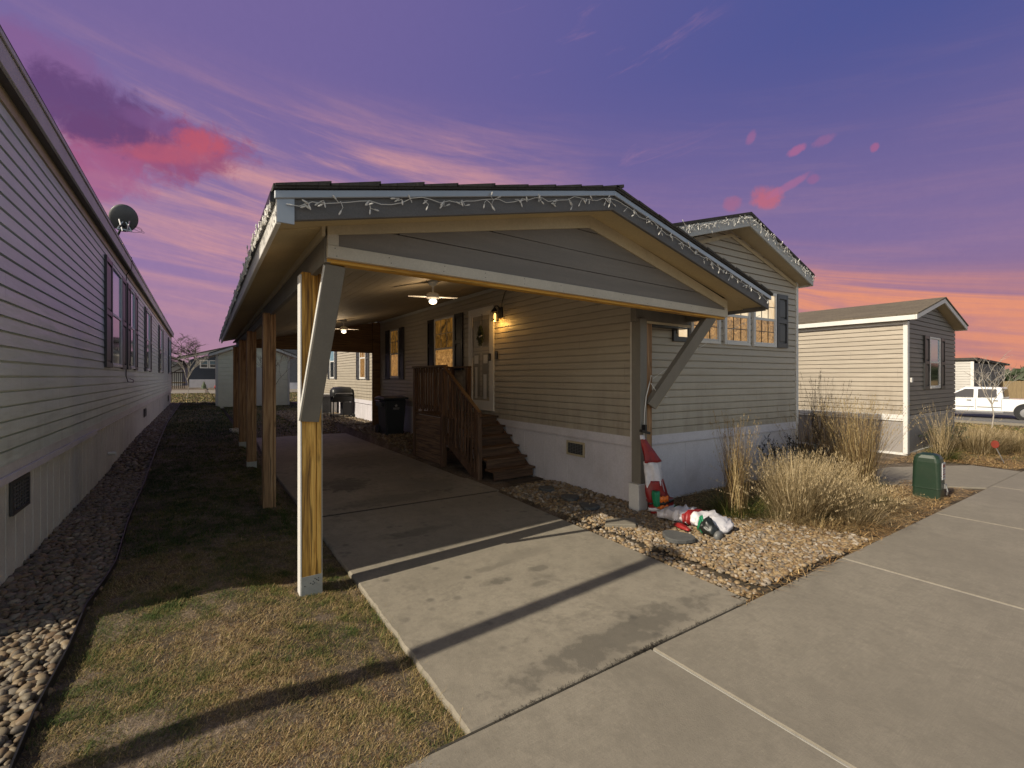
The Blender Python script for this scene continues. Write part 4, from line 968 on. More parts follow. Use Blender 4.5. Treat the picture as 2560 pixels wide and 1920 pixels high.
# ------------------------------------------------------------------ stairs and deck
st = empty('entry_stairs', (3.83,6.45,0), 'dark stained wooden entry stairs with railing and landing', 'stairs')
W2 = M['stair_wood']; W1 = M['stair_wood_v']
steps = [(6.19,.18),(6.42,.335),(6.65,.49),(6.88,.645),(7.11,.80)]
for k, (y, z) in enumerate(steps):
    build(MB().box(3.90,4.73,y-.03,y+.13,z-.035,z).box(3.90,4.73,y+.136,y+.265,z-.035,z), 'tread', W2, st, bevel=.005)
    build(MB().box(3.92,4.70,y+.005,y+.025,z-.155,z-.036), 'riser', W2, st)
build(MB().box(3.92,4.70,7.345,7.365,.80,.92), 'riser', W2, st)
mb = MB()
for k in range(13): mb.box(3.80,4.73,7.32+k*.145,7.32+k*.145+.139,.925,.96)
build(mb, 'deck', W2, st, bevel=.004)
mb = MB()
for k in range(6): mb.box(3.80,3.825,7.9,9.2,.02+k*.15,.02+k*.15+.144)
mb.box(3.79,3.80,7.82,7.92,0,.92); mb.box(3.79,3.80,9.12,9.21,0,.92)
build(mb, 'side_panel', wood('stair_wood_side', (.17,.10,.058), (.27,.17,.10), (.045,.026,.015), axis=1, spots=.1), st, bevel=.003)
for x, y, z1_ in ((3.82,7.83,1.84),(3.82,9.16,1.88),(4.68,9.16,1.88),(4.68,8.42,1.88)):
    build(MB().box(x-.045,x+.045,y-.045,y+.045,0,z1_), 'rail_post', W1, st, bevel=.004)
build(MB().box(3.775,3.855,6.46,6.54,-.01,1.08), 'newel_post', W1, st, bevel=.004)
build(MB().bar((3.81,7.80,1.90),(3.81,6.46,1.10),.075,.035,(0,0,1)).bar((3.82,6.50,1.095),(3.82,6.44,1.03),.05,.03,(1,0,0)), 'handrail', W1, st, bevel=.004)
build(MB().box(3.76,3.87,7.75,9.24,1.885,1.925).box(3.87,4.75,9.11,9.22,1.885,1.925).box(4.63,4.73,8.36,9.11,1.886,1.924).box(3.80,3.84,7.87,9.12,1.78,1.85), 'top_rail', W2, st, bevel=.004)
build(MB().box(3.79,3.85,7.87,9.2,1.06,1.13), 'lower_rail', W2, st, bevel=.004)
build(MB().bar((3.845,7.86,.60),(3.845,6.50,-.01),.04,.19,(0,0,1)), 'stringer', W1, st, bevel=.004)
build(MB().bar((4.715,7.40,.78),(4.715,6.28,.02),.03,.2,(0,0,1)), 'stringer', W1, st)
for k in range(10):
    y = 7.93+k*.122; build(MB().box(3.772,3.80,y-.019,y+.019,1.03,1.884), 'baluster', W1, st)
for k in range(10):
    y = 6.62+k*.117; zt = 1.10+(y-6.46)*.597-.02; zb = (y-6.5)*.449+.06
    build(MB().box(3.795,3.823,y-.018,y+.018,zb,zt), 'baluster', W1, st)
for k in range(5):
    x = 3.98+k*.14; build(MB().box(x-.018,x+.018,9.14,9.17,.96,1.884), 'baluster', W1, st)
mb = MB(); mb.prism([(4.08,5.93),(4.72,5.93),(4.72,6.14),(4.10,6.14)],'z',.0,.012); tag(build(mb, 'door_mat', M['mat_rug']), 'dark brown door mat at the foot of the stairs', 'door mat')

# ------------------------------------------------------------------ icicle light strings
def light_string(label, path, n, drop, seedv, out, thing_name='light_string', maxpart=90, amp=.015, wire=.0035, bs=1.):
    """path: list of points; bulbs hang on short leads"""
    rng = random.Random(seedv); pts = [Vector(q) for q in path]; o = empty(thing_name, path[0], label, 'string lights', 'unlit white icicle light strings')
    seglen = [(b-a).length for a, b in zip(pts, pts[1:])]; T = sum(seglen)
    def at(t):
        d = t*T
        for (a, b), l in zip(zip(pts, pts[1:]), seglen):
            if d <= l: return a.lerp(b, d/l)
            d -= l
        return pts[-1]
    mb = MB(); N = max(12, n*2); outv = Vector(out)
    mb.tube([at(k/N)+Vector((0,0,rng.uniform(-amp,amp)-.010*math.sin(k*.9)))+outv*rng.uniform(.004,.014) for k in range(N+1)], wire, 5)
    extra = MB(); cnt = 0
    for k in range(n):
        c = at((k+rng.uniform(.1,.9))/n)+outv*.012
        for j in range(rng.choice([1,2,3,3,4])):
            tg = Vector((abs(outv.y),abs(outv.x),0)); dirv = (tg*rng.uniform(-1,1)+outv*rng.uniform(-.1,.35)+Vector((0,0,rng.uniform(-1.2,.45))))*.045*bs
            e = c+dirv*rng.uniform(.6,1.2); e2 = e+(tg*rng.uniform(-1,1)+Vector((0,0,rng.uniform(-1.3,.6)))).normalized()*rng.uniform(.3,1)*drop
            mb.tube([c,e,e2], wire*.8, 4, False)
            d = (e2-e).normalized() if (e2-e).length > .01 else Vector((rng.uniform(-.5,.5),0,-1)).normalized()
            tgt = MB() if cnt < maxpart else extra
            tgt.tube([e2, e2+d*.022*bs, e2+d*.032*bs], [.0050*bs,.0060*bs,.002*bs], 6)
            if cnt < maxpart: build(tgt, 'bulb_socket', M['cord_white'] , o)
            cnt += 1
    build(mb, 'wire', M['cord_white'], o)
    if extra.v: tag(build(extra, 'bulb_sockets', M['cord_white'], o), kind='stuff')
    return o
zf = lambda x: (zt0+p*(x-x0)-.10) if x <= AP else (zta-(p+.0069)*(x-AP)-.10)
light_string('unlit white icicle lights draped along the carport gable fascia', [(x, YF-.001, zf(x)+(.0 if k%2 else -.008)) for k, x in enumerate(np.linspace(x0+.05, x1-.02, 24))], 40, .03, 71, (0,-1,0), maxpart=80, wire=.0028, bs=.95)
light_string('dense unlit white icicle lights along the left carport eave', [(x0-.02+(.012*(y-3.87) if y > 4.2 else 0), y, zt0-.10+.0*y) for y in np.linspace(YF+.03, YE-.05, 40)], 190, .03, 72, (-1,0,0), maxpart=90, wire=.0028, bs=1.0, amp=.035)
hz = lambda x: (3.585+(4.19-3.585)*(x-4.735)/(6.87-4.735) if x < 6.87 else 4.19-(4.19-3.53)*(x-6.87)/(9.0-6.87))-.075
light_string('unlit white icicle lights along the rake of the tan home', [(x, 3.612, hz(x)) for x in np.linspace(5.0, 9.0, 16)], 58, .06, 73, (0,-1,0), maxpart=90, wire=.0032, bs=1.1)
mb = MB(); mb.tube([(4.74,3.76,1.72),(4.70,3.76,1.60),(4.655,3.77,1.45),(4.63,3.775,1.25),(4.62,3.775,1.02),(4.60,3.76,.98)], .006, 6)
mb.tube([(4.72,3.75,1.62),(4.80,3.70,1.48),(4.93,3.66,1.44)], .004, 6); mb.tube([(4.60,3.76,.98),(4.59,3.74,.90),(4.60,3.74,.80)], .005, 6)
tag(build(mb, 'extension_cord', M['cord_white']), 'white extension cord running down the right post', 'cord')
mb = MB(); mb.box(4.55,4.57,3.74,3.76,1.02,1.035); mb.bar((4.53,3.75,1.03),(4.67,3.74,.99),.05,.03); mb.bar((4.60,3.75,1.10),(4.60,3.75,1.0),.035,.05,(0,1,0))
tag(build(mb, 'plug_adapter', M['black_metal']), 'black plug adapter strapped to the right post', 'adapter')
mb = MB(); mb.tube([(6.02,3.05,2.50),(5.6,3.4,2.22),(5.2,3.6,1.95),(4.95,3.72,1.78),(4.78,3.76,1.68)], .003, 5)
tag(build(mb, 'light_wire', M['cord_white']), 'thin white wire stretched from roof corner to right post', 'wire')

# ------------------------------------------------------------------ deflated inflatables
def loft(rows, n=26, wob=.06, seedv=1, center_fn=None):
    """rows: (cx,cy,z,rx,ry)"""
    mb = MB(); V = []
    for i, (cx,cy,z,rx,ry) in enumerate(rows):
        for k in range(n):
            t = 2*math.pi*k/n; f = 1+wob*1.6*math.sin(4*t+z*9+seedv)+wob*.9*math.sin(9*t-z*14+seedv)+wob*1.6*noise.noise(Vector((math.cos(t)*2,math.sin(t)*2,z*5+seedv)))*2
            sw = .022*math.sin(z*11+seedv*.3); V.append((cx+sw+rx*f*math.cos(t), cy+ry*f*math.sin(t), z+.01*noise.noise(Vector((t,z*9,seedv)))))
    mb.v = V
    for i in range(len(rows)-1):
        for k in range(n): mb.f.append((i*n+k,i*n+(k+1)%n,(i+1)*n+(k+1)%n,(i+1)*n+k))
    mb.f.append(tuple(range(n))[::-1]); mb.f.append(tuple((len(rows)-1)*n+k for k in range(n)))
    return mb
inf = empty('lawn_inflatable', (4.66,3.62,0), 'limp red and white holiday inflatable hanging against the right carport post', 'inflatable')
def rowsbetween(a, b, n=7): return [tuple(a[i]+(b[i]-a[i])*k/(n-1) for i in range(5)) for k in range(n)]
build(loft(rowsbetween((4.575,3.62,.66,.135,.07),(4.50,3.68,.95,.03,.025),9), wob=.07), 'hat', M['red_cloth'], inf, smooth=True)
build(loft(rowsbetween((4.50,3.68,.94,.036,.03),(4.49,3.69,.985,.022,.02),5), wob=.05), 'pompom', M['white_cloth'], inf, smooth=True)
build(loft(rowsbetween((4.65,3.60,.30,.135,.08),(4.555,3.62,.665,.105,.06),10), wob=.10, seedv=4), 'beard', M['white_cloth'], inf, smooth=True)
build(loft(rowsbetween((4.68,3.58,.19,.17,.09),(4.59,3.60,.44,.118,.08),8), wob=.08, seedv=6), 'coat', M['red_cloth'], inf, smooth=True)
build(loft(rowsbetween((4.71,3.56,.03,.175,.10),(4.69,3.57,.20,.172,.10),7), wob=.09, seedv=8), 'trousers', M['orange_cloth'] if 0 else M['red_cloth'], inf, smooth=True)
build(loft(rowsbetween((4.69,3.562,.165,.182,.108),(4.69,3.562,.195,.182,.108),3), wob=.06, seedv=9), 'belt', M['black_cloth'], inf, smooth=True)
build(loft(rowsbetween((4.70,3.565,.075,.185,.11),(4.70,3.565,.115,.183,.11),3), wob=.09, seedv=8), 'cuff', M['white_cloth'], inf, smooth=True)
def arc(cx, cy, rx, ry, a0, a1, z0, z1):
    mb = MB(); n = 12
    for k in range(n+1):
        a = R(a0+(a1-a0)*k/n); r_ = 1+.03*math.sin(k*1.7)
        for q, z in ((1.0,z0),(1.0,z1),(1.06,z0),(1.06,z1)): mb.v.append((cx+rx*q*r_*math.cos(a), cy+ry*q*r_*math.sin(a), z+.006*math.sin(k*1.3)))
    for k in range(n):
        o_ = k*4; mb.f += [(o_+2,o_+3,o_+7,o_+6),(o_,o_+4,o_+5,o_+1),(o_+1,o_+5,o_+7,o_+3),(o_,o_+2,o_+6,o_+4)]
    mb.f += [(0,1,3,2),(n*4,n*4+2,n*4+3,n*4+1)]; return mb
build(arc(4.67,3.565,.175,.125,215,262,.20,.27), 'orange_panel', M['orange_cloth'], inf, smooth=True)
build(arc(4.68,3.562,.178,.125,210,258,.118,.162), 'orange_panel', M['orange_cloth'], inf, smooth=True)
build(loft(rowsbetween((4.50,3.50,.15,.035,.03),(4.53,3.51,.33,.04,.035),6), wob=.12, seedv=3), 'mitten', M['green_cloth'], inf, smooth=True)
build(loft(rowsbetween((4.93,3.62,.02,.09,.06),(4.88,3.62,.14,.05,.05),5), wob=.12, seedv=5), 'boot', M['green_cloth'], inf, smooth=True)
# fallen one
inf2 = empty('lawn_inflatable', (4.60,3.10,0), 'collapsed white holiday inflatable lying on the tan stones', 'inflatable')
def heap(path, n=24, wob=.12, seedv=1):
    """flattened sausage lying on the ground; path of (x,y,halfwidth,height)"""
    P = [Vector((a[0],a[1],0)) for a in path]; mb = MB(); V = []
    for i, a in enumerate(path):
        d = (P[min(i+1,len(P)-1)]-P[max(i-1,0)]).normalized(); s = Vector((-d.y,d.x,0))
        for k in range(n):
            t = 2*math.pi*k/n; f = 1+wob*noise.noise(Vector((math.cos(t)*1.7,math.sin(t)*1.7,i*.35+seedv)))*2.8+wob*.9*math.sin(6*t+i*.8)*math.sin(i*.9)+.35*wob*math.sin(13*t-i)
            h = .03+a[3]*.5*(1+math.sin(t))*f; V.append(tuple(P[i]+s*(a[2]*math.cos(t)*f)+Vector((0,0,h+tz(a[0],a[1])+.02))))
    mb.v = V
    for i in range(len(path)-1):
        for k in range(n): mb.f.append((i*n+k,i*n+(k+1)%n,(i+1)*n+(k+1)%n,(i+1)*n+k))
    mb.f.append(tuple(range(n))[::-1]); mb.f.append(tuple((len(path)-1)*n+k for k in range(n))); return mb
def resample(path, m):
    out = []; k = len(path)-1
    for i in range(m):
        t = i/(m-1)*k; a = min(int(t), k-1); f = t-a; out.append(tuple(path[a][j]+(path[a+1][j]-path[a][j])*f for j in range(4)))
    return out
build(heap(resample([(4.44,3.44,.03,.06),(4.50,3.36,.10,.11),(4.54,3.24,.16,.14),(4.56,3.14,.18,.16),(4.57,3.05,.17,.14)],26), seedv=2), 'upper_body', M['white_cloth'], inf2, smooth=True)
build(heap(resample([(4.57,3.09,.185,.16),(4.575,3.05,.19,.155),(4.575,3.02,.18,.145)],6), wob=.10, seedv=7), 'scarf', M['red_cloth'], inf2, smooth=True)
build(heap(resample([(4.58,3.03,.15,.16),(4.60,2.93,.19,.14),(4.60,2.82,.19,.145),(4.58,2.73,.15,.11),(4.55,2.68,.05,.05)],18), seedv=11), 'lower_body', M['white_cloth'], inf2, smooth=True)
build(heap(resample([(4.36,3.12,.04,.04),(4.32,3.02,.045,.05),(4.31,2.92,.03,.03)],8), seedv=14), 'scarf_tail', M['red_cloth'], inf2, smooth=True)
build(heap(resample([(4.42,2.86,.03,.06),(4.41,2.80,.075,.14),(4.40,2.74,.08,.15),(4.38,2.67,.05,.10)],12), seedv=17), 'boot', M['green_cloth'] if 0 else M['black_cloth'], inf2, smooth=True)
build(heap(resample([(4.43,2.90,.015,.05),(4.405,2.84,.035,.17),(4.37,2.81,.02,.08)],8), seedv=18), 'glove', M['green_cloth'], inf2, smooth=True)
build(MB().lathe([(.03,0),(.055,.01),(.06,.04),(.045,.055),(.02,.058)],(4.40,2.62,.055),14,'y'), 'fan_motor', M['dish_grey'], inf2, smooth=True)

# stepping stones
def slate(x, y, r, label, seedv, z=.035):
    rng = random.Random(seedv); n = 22; poly = []
    for k in range(n):
        t = 2*math.pi*k/n; rr = r*(1+.12*math.sin(3*t+seedv)+.05*rng.uniform(-1,1)); poly.append((x+rr*math.cos(t)*.9, y+rr*math.sin(t)*1.0))
    tag(build(MB().prism(poly,'z',tz(x,y)+z-.01,tz(x,y)+z+.035), 'stepping_stone', M['slate'], bevel=.008), label, 'stepping stone', 'dark round stepping stones in the river stones')
slate(4.235,5.24,.12,'dark stepping stone nearest the door mat',1)
slate(4.19,4.67,.13,'dark stepping stone midway along the pale skirting',2)
slate(4.10,4.22,.13,'dark stepping stone just behind the right post shadow',3)
slate(4.02,2.86,.16,'dark stepping stone in front of the collapsed inflatable',4,.055)
tag(build(MB().prism([(3.70,3.56),(3.98,3.36),(4.16,3.52),(3.86,3.70)],'z',.02,.07), 'stepping_stone', M['concrete_walk'], bevel=.006), 'pale grey flat paver in the tan stones', 'stepping stone')

# ------------------------------------------------------------------ utility pedestal
ped = empty('utility_pedestal', (8.55,1.98,0), 'dark green utility box with a white label by the sidewalk', 'utility box')
def rrect(x0,x1,y0,y1,r,n=4):
    out = []
    for cx, cy, a0 in ((x1-r,y1-r,0),(x0+r,y1-r,90),(x0+r,y0+r,180),(x1-r,y0+r,270)):
        for k in range(n+1): a = R(a0+90*k/n); out.append((cx+r*math.cos(a),cy+r*math.sin(a)))
    return out
def stack(levels):
    mb = MB(); n = None
    for i, (sx, sy, z, r) in enumerate(levels):
        ring = rrect(8.55-sx,8.55+sx,1.97-sy,1.97+sy,r); n = len(ring); mb.v += [(a,b,z) for a,b in ring]
    for i in range(len(levels)-1):
        for k in range(n): mb.f.append((i*n+k,i*n+(k+1)%n,(i+1)*n+(k+1)%n,(i+1)*n+k))
    mb.f.append(tuple(range(n))[::-1]); mb.f.append(tuple((len(levels)-1)*n+k for k in range(n))); return mb
build(stack([(.125,.15,-.03,.03),(.125,.15,.13,.03)]), 'base', M['green_box'], ped, smooth=False, bevel=.004)
build(stack([(.132,.157,.128,.04),(.130,.155,.15,.04),(.125,.148,.50,.05),(.12,.143,.555,.06),(.10,.12,.60,.07),(.05,.07,.62,.05)]), 'cover', M['green_box'], ped, bevel=.004)
build(MB().box(8.48,8.62,1.805,1.8135,.27,.50), 'label_plate', M['label_white'], ped)
build(MB().box(8.50,8.60,1.8035,1.8048,.44,.48).box(8.50,8.60,1.8035,1.8048,.40,.41).box(8.50,8.58,1.8035,1.8048,.37,.38).box(8.49,8.61,1.8035,1.8048,.335,.35).box(8.50,8.60,1.8035,1.8048,.30,.31), 'warning_print', M['red_paint'], ped)
build(MB().tube([(8.60,1.80,.20),(8.60,1.78,.10),(8.61,1.79,.05)],.010,8).box(8.57,8.63,1.79,1.812,.14,.20), 'hasp', M['steel'], ped)
# red marker stake
stk = empty('marker_stake', (13.0,1.9,0), 'small oval red reflector on a leaning metal stake', 'marker')
build(MB().bar((13.06,1.88,0),(12.98,1.98,.30),.018,.012,(0,1,0)), 'stake', M['steel'], stk)
build(MB().lathe([(.0,-.006),(.05,-.005),(.052,.0),(.05,.005),(.0,.006)],(0,0,0),20,'x'), 'reflector', M['red_paint'], stk)
rf_ = [c for c in stk.children if c.name.startswith('reflector')][0]
me = rf_.data
for v in me.vertices:
    q = v.co+Vector(stk.location); v.co = Vector((q.x*1.0+ (12.97), q.y*1.15+1.99, q.z*1.5+.365))-Vector(stk.location)

# ------------------------------------------------------------------ bin, grill, condenser
bn = empty('refuse_bin', (4.28,11.9,.15), 'tall black wheeled refuse bin with lid and white printed star', 'refuse bin')
def taper(x0,x1,y0,y1,z0,z1,g):
    return MB().add([(x0+g,y0+g,z0),(x1-g,y0+g,z0),(x1-g,y1-g,z0),(x0+g,y1-g,z0),(x0,y0,z1),(x1,y0,z1),(x1,y1,z1),(x0,y1,z1)],[(0,3,2,1),(4,5,6,7),(0,1,5,4),(1,2,6,5),(2,3,7,6),(3,0,4,7)])
build(taper(4.0,4.58,11.62,12.3,.15,1.10,.055), 'body', M['dark_plastic'], bn, bevel=.03)
build(MB().prism([(11.56,1.10),(12.34,1.10),(12.34,1.14),(12.0,1.19),(11.56,1.15)],'x',3.95,4.62), 'lid', M['dark_plastic'], bn, bevel=.012)
build(MB().box(3.94,4.0,11.75,12.2,.92,1.02).tube([(3.93,11.8,1.06),(3.93,12.2,1.06)],.018,8), 'handle', M['dark_plastic'], bn, bevel=.006)
for s in (0,1): build(MB().lathe([(.0,-.03),(.13,-.03),(.14,0),(.13,.03),(0,.03)],(4.02+s*.55,12.28,.28),18,'x'), 'wheel', M['rubber'], bn, smooth=False)
mb = MB(); sc_ = Vector((4.30,11.634,.94)); pts = []
for k in range(10):
    a = math.pi/2+k*math.pi/5; rr = .048 if k%2==0 else .02; pts.append((sc_.x+rr*math.cos(a), sc_.z+rr*math.sin(a)))
mb.prism(pts,'y',11.622,11.626)
rng = random.Random(8)
for row, z in enumerate((.865,.835)):
    x = 4.215
    while x < 4.385:
        w_ = rng.uniform(.008,.016); mb.box(x,x+w_,11.622,11.628,z,z+(.018 if row == 0 else .008)); x += w_+.006
build(mb, 'printed_mark', M['label_white'], bn)
gr_ = empty('barbecue_grill', (4.35,17.4,.2), 'black barbecue grill on a cart beside the sunlit siding', 'grill')
build(MB().lathe([(.02,-.38),(.16,-.38),(.24,-.3),(.26,0),(.24,.3),(.16,.38),(.02,.38)],(4.35,17.4,1.08),20,'x'), 'lid', M['black_metal'], gr_, smooth=True)
build(MB().prism([(17.12,.98),(17.68,.98),(17.6,.78),(17.2,.78)],'x',4.0,4.7), 'firebox', M['black_metal'], gr_, bevel=.01)
build(MB().box(3.72,3.99,17.15,17.6,.97,1.0).box(4.71,4.75,17.15,17.6,.97,1.0), 'side_shelf', M['black_metal'], gr_)
for x in (4.02,4.66):
    for y in (17.2,17.6): build(MB().box(x-.015,x+.015,y-.015,y+.015,.2,.8), 'leg', M['black_metal'], gr_)
build(MB().box(4.0,4.68,17.18,17.62,.30,.33).box(4.35,4.66,17.2,17.6,.33,.76), 'cabinet', M['black_metal'], gr_)
for y in (17.2,17.6): build(MB().lathe([(0,-.02),(.08,-.02),(.08,.02),(0,.02)],(4.70,y,.28),14,'x'), 'wheel', M['rubber'], gr_)
build(MB().tube([(4.05,17.09,1.06),(4.05,17.06,1.10),(4.65,17.06,1.10),(4.65,17.09,1.06)],.012,6), 'handle', M['steel'], gr_)
ac = empty('air_conditioner', (4.25,19.9,.2), 'grey outdoor air conditioner with dark side grilles behind the grill', 'air conditioner')
build(MB().box(3.95,4.65,19.5,20.2,.24,.95), 'casing', M['black_metal'], ac)
mb = MB()
for k in range(14): mb.box(3.935,4.665,19.485,20.215,.27+k*.047,.295+k*.047)
build(mb, 'grille', M['dish_grey'], ac)
build(MB().box(3.92,4.68,19.47,20.23,.95,1.0).box(3.92,4.68,19.47,20.23,.2,.24).box(4.45,4.68,19.468,19.484,.24,.95), 'frame', M['vinyl_pale'], ac, bevel=.01)
mb = MB(); rng = random.Random(4)
for k in range(3):
    pts = [(.80+.10*math.cos(t*.8+k)*(1+.3*math.sin(t)), 14.0+.12*math.sin(t*.9+k), tz(.8,14)+.03+.03*k+.02*math.sin(t*2)) for t in np.linspace(0,12,30)]; mb.tube(pts,.006,5,False)
tag(build(mb, 'cord_coil', M['cord_white']), 'tangled white cord at the foot of the rearmost post', 'cord')

# ------------------------------------------------------------------ neighbour home on the right
NX0, NX1, NY0, NY1 = 12.83, 16.72, 3.32, 24
nh = empty('mobile_home', (NX0,NY0,0), 'beige neighbouring home on the right with white corner trim', 'mobile home')
mb = MB(); siding(mb, (NX0,NY0), (NX0,NY1), (-1,0), .86, 2.96, .106); build(mb, 'wall', M['vinyl_neighbor'], nh)
mb = MB(); siding(mb, (NX0,NY0), (NX1,NY0), (0,-1), .86, 3.42, .106, lambda z: gable_clip(0,1,.5,2.92,3.45)(z)); mb.box(NX1-.02,NX1,NY0+.03,NY1,0,2.95); mb.box(NX0+.02,NX1-.02,NY1-.03,NY1,0,2.95)
build(mb, 'front_wall', simple('vinyl_shaded_front', (.175,.15,.128), (.155,.133,.113), 1, .5, .05, fine=50), nh)  # shade on the front wall is put into a darker siding colour
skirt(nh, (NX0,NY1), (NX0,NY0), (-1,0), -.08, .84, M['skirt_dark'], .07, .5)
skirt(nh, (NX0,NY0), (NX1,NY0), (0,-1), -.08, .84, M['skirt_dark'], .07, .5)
build(MB().box(NX0-.028,NX0+.10,NY0-.024,NY0+.055,.0,2.93).box(NX0-.024,NX0-.016,NY0+.056,NY1,.72,.86).box(NX0-.024,NX0-.016,NY0+.056,NY1,2.86,2.93), 'corner_trim', M['white_trim'], nh, bevel=.004)
roof_gable(nh, 12.66, 16.90, 14.78, 3.075, 3.075, 3.62, 3.10, NY1+.2, M['shingle_brown'], M['white_trim'], M['tan_trim'], .03, .11)
fN = Frame((NX0,NY0),(1,0),(0,-1))
window(nh, fN, 1.53, 2.40, 1.42, 2.66, 2.05, M['sky_glass'], M['dark_glass'])
shutter(nh, fN, 1.13, 1.50, 1.40, 2.67, M['shutter_black']); shutter(nh, fN, 2.43, 2.78, 1.40, 2.67, M['shutter_black'])
build(MB().box(NX0+.17,NX0+.27,NY0-.045,NY0-.015,1.58,1.68), 'outlet_box', M['white_trim'], nh)

# far home right (pale) behind the truck
fh = empty('mobile_home', (50,6.5,-.6), 'distant pale home with dark side behind the white truck', 'mobile home')
mb = MB(); siding(mb, (50,8.9),(50,13.5),(-1,0), -.6+.5, 2.95, .2, None, .03); build(mb, 'wall', M['vinyl_pale'], fh)
mb = MB(); siding(mb, (50,8.9),(62,8.9),(0,-1), -.1, 2.8, .2, None, .03); mb.box(50.1,61.9,8.95,13.4,-.7,2.7); build(mb, 'side_wall', M['dark_paint'], fh)
build(MB().prism([(49.8,3.0),(62.3,2.75),(62.3,2.9),(49.8,3.2)],'y',8.6,13.8), 'roof', M['shingle_dark'], fh)
build(MB().box(49.94,50.1,8.82,9.0,-.6,2.9), 'corner_trim', M['white_trim'], fh)
for a in (52,55,58): window(fh, Frame((50,8.9),(1,0),(0,-1)), a-50, a-48.9, .8, 2.1, None, M['dark_glass'], M['dark_glass'])

# wooden fence far right
fc = empty('wooden_fence', (60,-10,-.6), 'tall brown board fence beyond the truck', 'fence')
mb = MB(); rng = random.Random(9); y = -22.
while y < 9: h_ = rng.uniform(-.03,.03); mb.box(60,60.04,y,y+.28,-.8,1.32+h_); y += .29
build(mb, 'boards', M['fence_wood'], fc)
for y in np.arange(-22, 9, 2.6): build(MB().box(59.9,60.0,y-.08,y+.08,-.8,1.4), 'fence_post', M['bark'], fc)

# far treeline
def leafy_mass(name, bbox, n, size, mat, label, seedv):
    rng = np.random.default_rng(seedv); x0,x1,y0,y1,z0,z1 = bbox
    C = np.stack([rng.uniform(x0,x1,n), rng.uniform(y0,y1,n), np.zeros(n)],1)
    top = np.array([z0+(z1-z0)*(.62+.5*noise.noise(Vector((c[0]*.012,c[1]*.012,seedv)))+.35*noise.noise(Vector((c[0]*.05,c[1]*.05,seedv)))) for c in C])
    C[:,2] = z0+(top-z0)*rng.uniform(0,1,n)**.6
    A = rng.normal(0,size,(n,3)); B = rng.normal(0,size,(n,3))
    V = np.stack([C-A,C-B,C+A,C+B],1).reshape(-1,3); F = np.arange(n*4).reshape(-1,4)
    return tag(np_mesh(name, V, F, mat), label, 'trees', kind='stuff')
leafy_mass('distant_trees', (230,330,-300,160,-2,4.5), 9000, 2.2, M['evergreen'], 'dark line of far trees along the horizon', 81)
leafy_mass('distant_trees', (-160,220,230,300,-2,5), 9000, 2.2, M['evergreen'], 'dark line of far trees behind the homes', 82)

# ------------------------------------------------------------------ pickup truck
TX = 36.2
tr = empty('pickup_truck', (TX+.9,4.9,tz(36,5)), 'white crew-cab pickup truck parked on the side street', 'truck')
tz0 = tz(36,5)+.03; S = .93
def T(y, z): return (4.40+ y*S, tz0+z*S)      # y measured forward from the rear axle
body = [T(-1.15,.62),(T(-1.12,1.16)),T(.98,1.18),T(.99,1.20),T(3.1,1.16),T(4.45,1.05),T(4.75,.95),T(4.82,.5),T(4.2,.42)]
mb = MB(); mb.prism([T(-1.15,.52),T(-1.12,1.17),T(4.1,1.17),T(4.55,1.08),T(4.78,.98),T(4.82,.50),T(4.55,.40),T(-1.0,.45)],'x',TX,TX+1.85)
build(mb, 'body', M['truck_white'], tr, bevel=.04)
def cab(x0, x1, g):
    lo = [T(.92,1.17),T(3.55,1.17)]; hi = [T(1.0,1.86),T(2.55,1.88)]
    mb = MB(); a, b, c, d = lo[0], lo[1], hi[1], hi[0]
    mid = T(2.9,1.70)
    P = [(a,0),(b,0),(c,g),(d,g)]
    vs = [(x0+q,p_[0],p_[1]) for p_,q in P]+[(x1-q,p_[0],p_[1]) for p_,q in P]
    mb.add(vs, [(0,1,2,3),(7,6,5,4),(0,4,5,1),(1,5,6,2),(2,6,7,3),(3,7,4,0)]); return mb
build(cab(TX+.01,TX+1.84,.14), 'cab', M['truck_white'], tr, bevel=.05)
def sidepane(poly):
    mb = MB(); f = lambda z: TX+.01+.14*((z-tz0)/S-1.17)/.70
    n = len(poly); vs = [(f(z)-.012,y,z) for y,z in poly]+[(f(z)+.01,y,z) for y,z in poly]
    return mb.add(vs,[tuple(range(n)),tuple(range(n,2*n))[::-1]]+[(i,(i+1)%n,n+(i+1)%n,n+i) for i in range(n)])
build(sidepane([T(2.16,1.24),T(3.22,1.24),T(3.05,1.45),T(2.55,1.76),T(2.16,1.76)]), 'side_window', M['dark_glass'], tr)
build(sidepane([T(1.16,1.26),T(1.98,1.24),T(1.98,1.76),T(1.20,1.76)]), 'side_window', M['dark_glass'], tr)
build(MB().prism([T(.93,1.3),T(.98,1.75),T(.95,1.75),T(.90,1.3)],'x',TX+.3,TX+1.5), 'rear_window', M['dark_glass'], tr)
for y in (.98,2.07,3.2): build(MB().box(TX-.004,TX+.004,T(y,0)[0]-.008,T(y,0)[0]+.008,T(0,.5)[1],T(0,1.17)[1]), 'door_seam', M['dish_grey'], tr)
build(MB().box(TX-.02,TX+.01,T(1.0,0)[0],T(2.0,0)[0],T(0,.66)[1],T(0,.70)[1]).box(TX-.02,TX+.01,T(2.14,0)[0],T(3.1,0)[0],T(0,.66)[1],T(0,.70)[1]), 'side_molding', M['dish_grey'], tr)
for y in (1.12,2.25): build(MB().box(TX-.04,TX+.0,T(y,0)[0],T(y+.2,0)[0],T(0,1.06)[1],T(0,1.10)[1]), 'door_handle', M['black_metal'], tr)
build(MB().box(TX-.22,TX-.0,T(3.0,0)[0],T(3.14,0)[0],T(0,1.2)[1],T(0,1.42)[1]), 'mirror', M['black_metal'], tr, bevel=.03)
